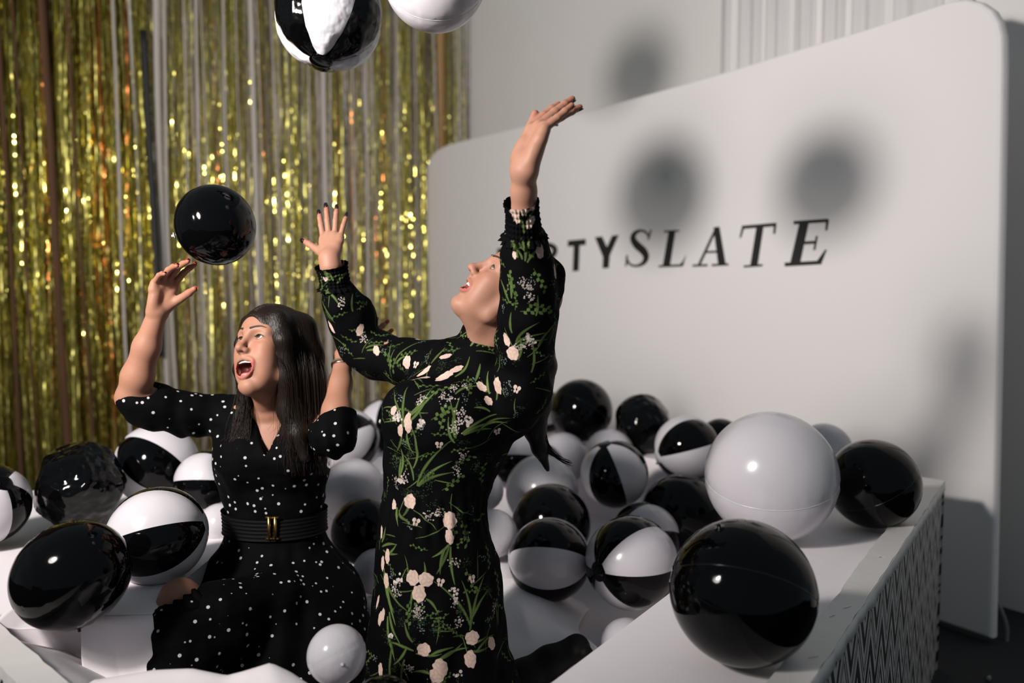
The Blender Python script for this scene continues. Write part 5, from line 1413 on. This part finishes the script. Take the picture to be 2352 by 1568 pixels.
# --- skin: head, neck and chest
S = SDF((-1.02, 2.02, 0.98), (-0.52, 2.46, 1.56), 0.0025)
faceL.add(S)
nbL = D(628, 950, 2.31)
S.cap(faceL.w((0, -0.03, -0.05)), nbL, 0.048, 0.054, 0.025)
S.cap(faceL.w((0, 0.03, -0.105)), nbL + np.array([0.0, -0.035, 0]), 0.026, 0.034, 0.03)
tower(S, rowsL, 0.03, -0.009)
S.chain([D(530, 955, 2.31), nbL + [0, 0, -0.03], D(728, 960, 2.31)], [0.045, 0.05, 0.045], 0.04)
for q in (-1, 1): S.cap(D(612 + q * 8, 955, 2.235), D(620 + q * 75, 938, 2.27), 0.009, 0.010, 0.02)     # collar bones
hv, hf = S.mesh()
# --- right arm (bare forearm) and hand
shL = D(522, 955, 2.33); elL = D(301, 913, 2.20); wrL = D(362, 716, 2.14)
S = SDF((-1.24, 1.96, 1.08), (-0.80, 2.36, 1.62), 0.0025)
S.chain([elL + (shL - elL) * 0.45, elL, elL + (wrL - elL) * 0.25, elL + (wrL - elL) * 0.6, wrL], [0.043, 0.038, 0.0405, 0.034, 0.0245], 0.02)
tipsL = add_hand(S, wrL, view_dir((0.27, 0.95, 0.05)), view_dir((0.74, -0.22, 0.62)), 'right', 0.98, mcp=(30, 34, 40, 46), pip=(14, 18, 20, 22), spread=(8, 2, -3, -8), thumb=(28, 16, 10, 0.75))
av_, af_ = S.mesh()
# --- left arm and hand (behind the floral sleeve)
shK = D(726, 960, 2.33); elK = D(768, 1000, 2.14); wrK = D(788, 822, 2.31)
S = SDF((-0.66, 2.02, 1.05), (-0.33, 2.60, 1.50), 0.003)
S.chain([elK + (shK - elK) * 0.5, elK, elK + (wrK - elK) * 0.3, elK + (wrK - elK) * 0.65, wrK], [0.043, 0.037, 0.0395, 0.032, 0.0245], 0.02)
tipsK = add_hand(S, wrK, view_dir((0.55, 0.62, -0.55)), view_dir((0.35, 0.35, -0.86)), 'left', 0.98, mcp=(-6, -4, 0, 4), pip=(8, 8, 10, 12), spread=(10, 3, -4, -12), thumb=(40, 12, 8, 0.2))
kv, kf = S.mesh()
# --- legs and the covered torso
S = SDF((-1.25, 1.80, 0.41), (-0.35, 2.56, 1.22), 0.006)
tower(S, rowsL[:10], 0.02, -0.014)
S.chain([D(620, 1420, 2.16), D(500, 1432, 2.03), D(412, 1374, 1.97)], [0.080, 0.058, 0.046], 0.02)
S.chain([D(412, 1374, 1.97), D(388, 1430, 1.945), D(387, 1560, 1.92)], [0.046, 0.045, 0.040], 0.02)
S.chain([D(660, 1340, 2.28), D(640, 1480, 2.12), D(640, 1600, 2.2)], [0.085, 0.06, 0.05], 0.02)
lv, lf = S.mesh()
v, f = join([(hv, hf), (av_, af_), (kv, kf), (lv, lf)])
bodyL = obj('body', v, f, M['skin'], wl)
c = faceL.tint(v, SKL); finger_tint(v, c, tipsL + tipsK); set_color(bodyL, c)
faceL.details(bodyL)
nails(tipsL, M['nailred'], bodyL); nails(tipsK, M['nailred'], bodyL)
# --- dress with elbow sleeves, wrapped V neck and gathered skirt
S = SDF((-1.26, 1.76, 0.42), (-0.30, 2.60, 1.30), 0.0042)
tower(S, rowsL, 0.02, 0.0)
S.ell(D(560, 1050, 2.215), np.eye(3), (0.075, 0.06, 0.07), 0.05); S.ell(D(672, 1050, 2.215), np.eye(3), (0.075, 0.06, 0.07), 0.05)
S.chain([D(630, 1400, 2.12), D(500, 1422, 2.00), D(416, 1462, 1.94), D(410, 1540, 1.915), D(410, 1640, 1.90)], [0.100, 0.086, 0.078, 0.072, 0.07], 0.05)
S.chain([D(560, 965, 2.31), D(510, 952, 2.32), D(430, 950, 2.28), D(350, 930, 2.235), D(312, 914, 2.21)], [0.060, 0.056, 0.060, 0.062, 0.056], 0.03)
S.cap(elL + np.array([-0.012, 0, 0.030]), elL + (elL - shL) * 0.9 + np.array([0, 0, 0.09]), 0.050, 0.08, 0.004, 'sub')
_d = (wrL - elL) / np.linalg.norm(wrL - elL)
S.cap(elL + _d * 0.075, elL + _d * 0.2, 0.065, 0.075, 0.004, 'sub')
S.chain([D(700, 968, 2.31), D(732, 975, 2.29), D(760, 994, 2.19), D(768, 1000, 2.14), elK + (wrK - elK) * 0.35], [0.062, 0.060, 0.058, 0.054, 0.056], 0.03)
_k = (wrK - elK) / np.linalg.norm(wrK - elK)
_kp = elK + _k * 0.045
S.field(lambda X, Y, Z: -((X - _kp[0]) * (_k[0] - 0.45) + (Y - _kp[1]) * _k[1] + (Z - _kp[2]) * _k[2]), elK - 0.13, elK + [0.11, 0.22, 0.25], 0.004, 'sub')
S.cap(D(560, 935, 2.32), nbL + [0, 0, -0.02], 0.040, 0.045, 0.03); S.cap(D(690, 935, 2.32), nbL + [0, 0, -0.02], 0.040, 0.045, 0.03)
# V neckline: a wedge taken out of the front
vt = D(621, 1046, 2.2); va = D(566, 905, 2.26); vb = D(672, 905, 2.26)
def wedge(X, Y, Z):
    t = np.clip((Z - vt[2]) / (va[2] - vt[2]), 0, 1.4)
    l = vt[0] + (va[0] - vt[0]) * t; r = vt[0] + (vb[0] - vt[0]) * t
    d = np.maximum(np.maximum(l - X, X - r), vt[2] - Z)
    return np.maximum(d, Y - 2.31)
S.field(wedge, (va[0] - 0.05, 2.0, vt[2] - 0.03), (vb[0] + 0.05, 2.40, 1.30), 0.003, 'sub')
S.cap(nbL + [0, 0, -0.01], nbL + [0, 0, 0.2], 0.058, 0.07, 0.006, 'sub')
_zl = lambda py: P(630, py, 2.28)[2]
def foldL(x, y, z):
    t = np.clip((_zl(1235) - z) / 0.35, 0, 1); ang = np.arctan2(y - 2.27, x + 0.68)
    sk = t * 0.011 * np.sin(ang * 15 + 3.0 * np.sin(z * 6) + 1.6 * np.sin(ang * 5))
    diag = t * 0.008 * np.sin((x * 0.6 + z) * 55 + 2 * np.sin(x * 14))
    return sk + diag + 0.0042 * fnoise(x, y, z, 14, 18.0) + 0.0018 * fnoise(x, y, z, 16, 50.0) + 0.0035 * np.sin(x * 120 + z * 30) * np.exp(-((z - _zl(1000)) / 0.06) ** 2) * (np.abs(x + 0.68) > 0.09)
S.warp(foldL)
dv2, df2 = S.mesh(); df2 = df2[dv2[df2].mean(1)[:, 2] > 0.43]
dressL = obj('dress', dv2, df2, M['polka'], wl)
# gathered ruffle at the hem by the knee
mb_v = []; nn, mm = 120, 8
path = resample([D(450, 1350, 1.95), D(422, 1370, 1.92), D(394, 1383, 1.905), D(364, 1397, 1.90), D(349, 1424, 1.895), D(347, 1452, 1.89), D(340, 1480, 1.885), D(334, 1505, 1.88), D(343, 1545, 1.875)], nn)
for i in range(nn):
    for j in range(mm):
        t = j / (mm - 1); w = math.sin(i * 0.55) * 0.005 * (1 - t)
        mb_v.append(path[i] + np.array([0.050 * t, -0.004 - 0.012 * math.sin(3.14 * t), -0.030 * t]) + np.array([-0.6, -0.4, 0.6]) * w)
sheet('hem_ruffle', mb_v, nn, mm, M['polka'], 0.0016, dressL)
# sleeve hems with little points
for (e_, d_, r0) in ((elL, _d, 0.0), (elK, _k, 0.0)):
    pass
# --- belt with double bar buckle
z0, fnL = spline_z(rowsL)
rings = []; nb_ = 96
for k, py in enumerate(np.linspace(1190, 1241, 25)):
    zz = P(630, py, 2.2)[2]; cx, a, cy, b = (float(q) for q in fnL(zz)); g = 0.010 + 0.0014 * math.cos(k * math.pi / 2)
    w = np.arange(nb_) / nb_ * 2 * np.pi
    rings.append(np.stack([cx + (a + g) * np.cos(w), cy + (b + g) * np.sin(w), np.full(nb_, zz)], 1))
V = np.concatenate(rings); i = np.arange(24)[:, None] * nb_; j = np.arange(nb_)[None, :]
F_ = np.stack([i + j, i + nb_ + j, i + nb_ + (j + 1) % nb_, i + (j + 1) % nb_], -1).reshape(-1, 4)
belt = obj('belt', V, F_, M['belt'], wl)
bc = P(622, 1216, 2.175)
zz = bc[2]; cx, a, cy, b = (float(q) for q in fnL(zz)); by = cy - (b + 0.016) * math.sqrt(max(0, 1 - ((bc[0] - cx) / (a + 0.016)) ** 2))
mb = MB()
for s_ in (-1, 1):
    mb.tube([(bc[0] + s_ * 0.0088 + dx, by, zz + dz) for dx, dz in ((0, -0.033), (0, 0.033))], 0.0046, 10)
    for q in (-1, 1):
        mb.tube([(bc[0] + s_ * 0.0088 - 0.009, by, zz + q * 0.030), (bc[0] + s_ * 0.0088 + 0.009, by, zz + q * 0.030)], 0.0034, 8)
bk_ = mb.build('buckle', M['gold'], belt, True); bk_['label'] = 'antique gold double bar buckle'
# --- bracelets on her left wrist
bp = elK + (wrK - elK) * 0.90
rv, rf = torus(bp, wrK - elK, 0.0295, 0.0032); b1 = obj('bracelet', rv, rf, M['bracelet'], wl); b1['label'] = 'woven brown bracelet'
rv, rf = torus(bp - _k * 0.010, (wrK - elK) + np.array([0.03, 0, 0.0]), 0.0300, 0.0018); b2 = obj('bracelet', rv, rf, M['silver'], wl); b2['label'] = 'thin silver bead bracelet'
# --- long straight dark hair, parted near the middle
S = SDF((-1.06, 2.05, 0.86), (-0.48, 2.52, 1.58), 0.0042)
faceL.E(S, (0, -0.010, 0.038), (0.0815, 0.1035, 0.0785), 0.0)
faceL.E(S, (0, -0.045, 0.0), (0.082, 0.078, 0.095), 0.02)
tm = np.array(Matrix.Rotation(0.0, 3, 'Z'))
faceL.E(S, (0.010, 0.102, -0.045), (0.063, 0.086, 0.070), 0.012, 'sub')
faceL.E(S, (0.006, 0.104, -0.008), (0.046, 0.086, 0.066), 0.012, 'sub')
# her left side (image right): a heavy curtain of hair over ear and shoulder
S.chain([faceL.w((-0.056, 0.045, 0.062)), faceL.w((-0.073, 0.036, 0.0)), D(660, 865, 2.175), D(668, 940, 2.195), D(684, 1000, 2.18), D(700, 1050, 2.17)], [0.020, 0.022, 0.030, 0.036, 0.034, 0.016], 0.02)
S.chain([faceL.w((-0.05, -0.05, 0.06)), D(708, 820, 2.26), D(712, 890, 2.27), D(712, 950, 2.25), D(708, 1010, 2.22)], [0.045, 0.042, 0.042, 0.038, 0.02], 0.025)
# her right side, falling behind the cheek
S.chain([faceL.w((0.060, 0.048, 0.062)), faceL.w((0.071, 0.046, 0.0)), faceL.w((0.070, 0.036, -0.07)), D(566, 925, 2.26), D(556, 975, 2.22), D(548, 1015, 2.20)], [0.014, 0.013, 0.015, 0.024, 0.022, 0.010], 0.02)
hv2, hf2 = S.mesh()
hairL = obj('hair', hv2, hf2, M['hair'], wl)
r_ = np.random.default_rng(99); paths, rads = [], []
def bez(pts_, n):
    return resample(pts_, n)
def smoothpath(p, n):
    p = resample(p, n); k = np.hanning(9); k /= k.sum()
    q = np.stack([np.convolve(np.pad(p[:, c_], 4, mode='edge'), k, 'valid') for c_ in range(3)], 1); q[0] = p[0]; q[-1] = p[-1]
    return q
def scalp(y0, sgn, ph, out=0.0015):
    q = math.sqrt(max(0.02, 1 - ((y0 + 0.010) / 0.106) ** 2))
    return faceL.w((sgn * (0.0815 + out) * math.sin(ph) * q, y0 - 0.010 * math.sin(ph), 0.038 + (0.0785 + out) * math.cos(ph) * q))
for k in range(1300):
    u = r_.random(); rad_ = r_.uniform(0.0005, 0.0009)
    if u < 0.62:     # image right curtain
        y0 = r_.uniform(-0.085, 0.084); s_ = (0.084 - y0) / 0.169; o_ = abs(r_.normal(0.001, 0.0012))
        sc_ = [scalp(y0, -1, ph, o_) for ph in (0.02, 0.3, 0.6, 0.9, 1.2, 1.5)]
        xb = 646 + 94 * s_ + r_.normal(0, 6); dd = 2.150 + 0.085 * s_ + r_.normal(0, 0.012)
        pth = smoothpath(sc_ + [D(xb + 4, 860, dd), D(xb + 8, 930, dd + .01), D(xb + 12 + r_.normal(0, 5), 1000, dd), D(xb + 14 + r_.normal(0, 9), 1050 + r_.uniform(-45, 45), dd + r_.normal(0, .01))], 40)
    elif u < 0.86:
        y0 = r_.uniform(-0.05, 0.082); o_ = abs(r_.normal(0.001, 0.0012))
        sc_ = [scalp(y0, 1, ph, o_) for ph in (0.02, 0.3, 0.6, 0.9, 1.2, 1.5)]
        xb = 558 + r_.normal(0, 7)
        pth = smoothpath(sc_ + [faceL.w((0.080, 0.030 + r_.normal(0, .006), -0.07)), D(xb + 2, 925, 2.22 + r_.normal(0, .015)), D(xb - 6 + r_.normal(0, 8), 985, 2.185), D(xb - 12 + r_.normal(0, 12), 1020 + r_.uniform(-25, 25), 2.175)], 36)
    else:            # thin locks falling on the chest beside the neck
        xb = 660 + r_.normal(0, 14)
        pth = smoothpath([D(654 + r_.normal(0, 5), 850, 2.16), D(xb, 920, 2.165), D(xb + 2, 970, 2.175), D(xb + r_.normal(0, 10), 1005 + r_.uniform(-20, 60), 2.165)], 22); rad_ *= 0.7
    paths.append(pth); rads.append(np.linspace(rad_, rad_ * 0.4, len(pth)))
sv, sf = strand_mesh(paths, rads)
o = obj('hair_strands', sv, sf, M['hairline'], hairL); o['kind'] = 'stuff'
settle(wl)
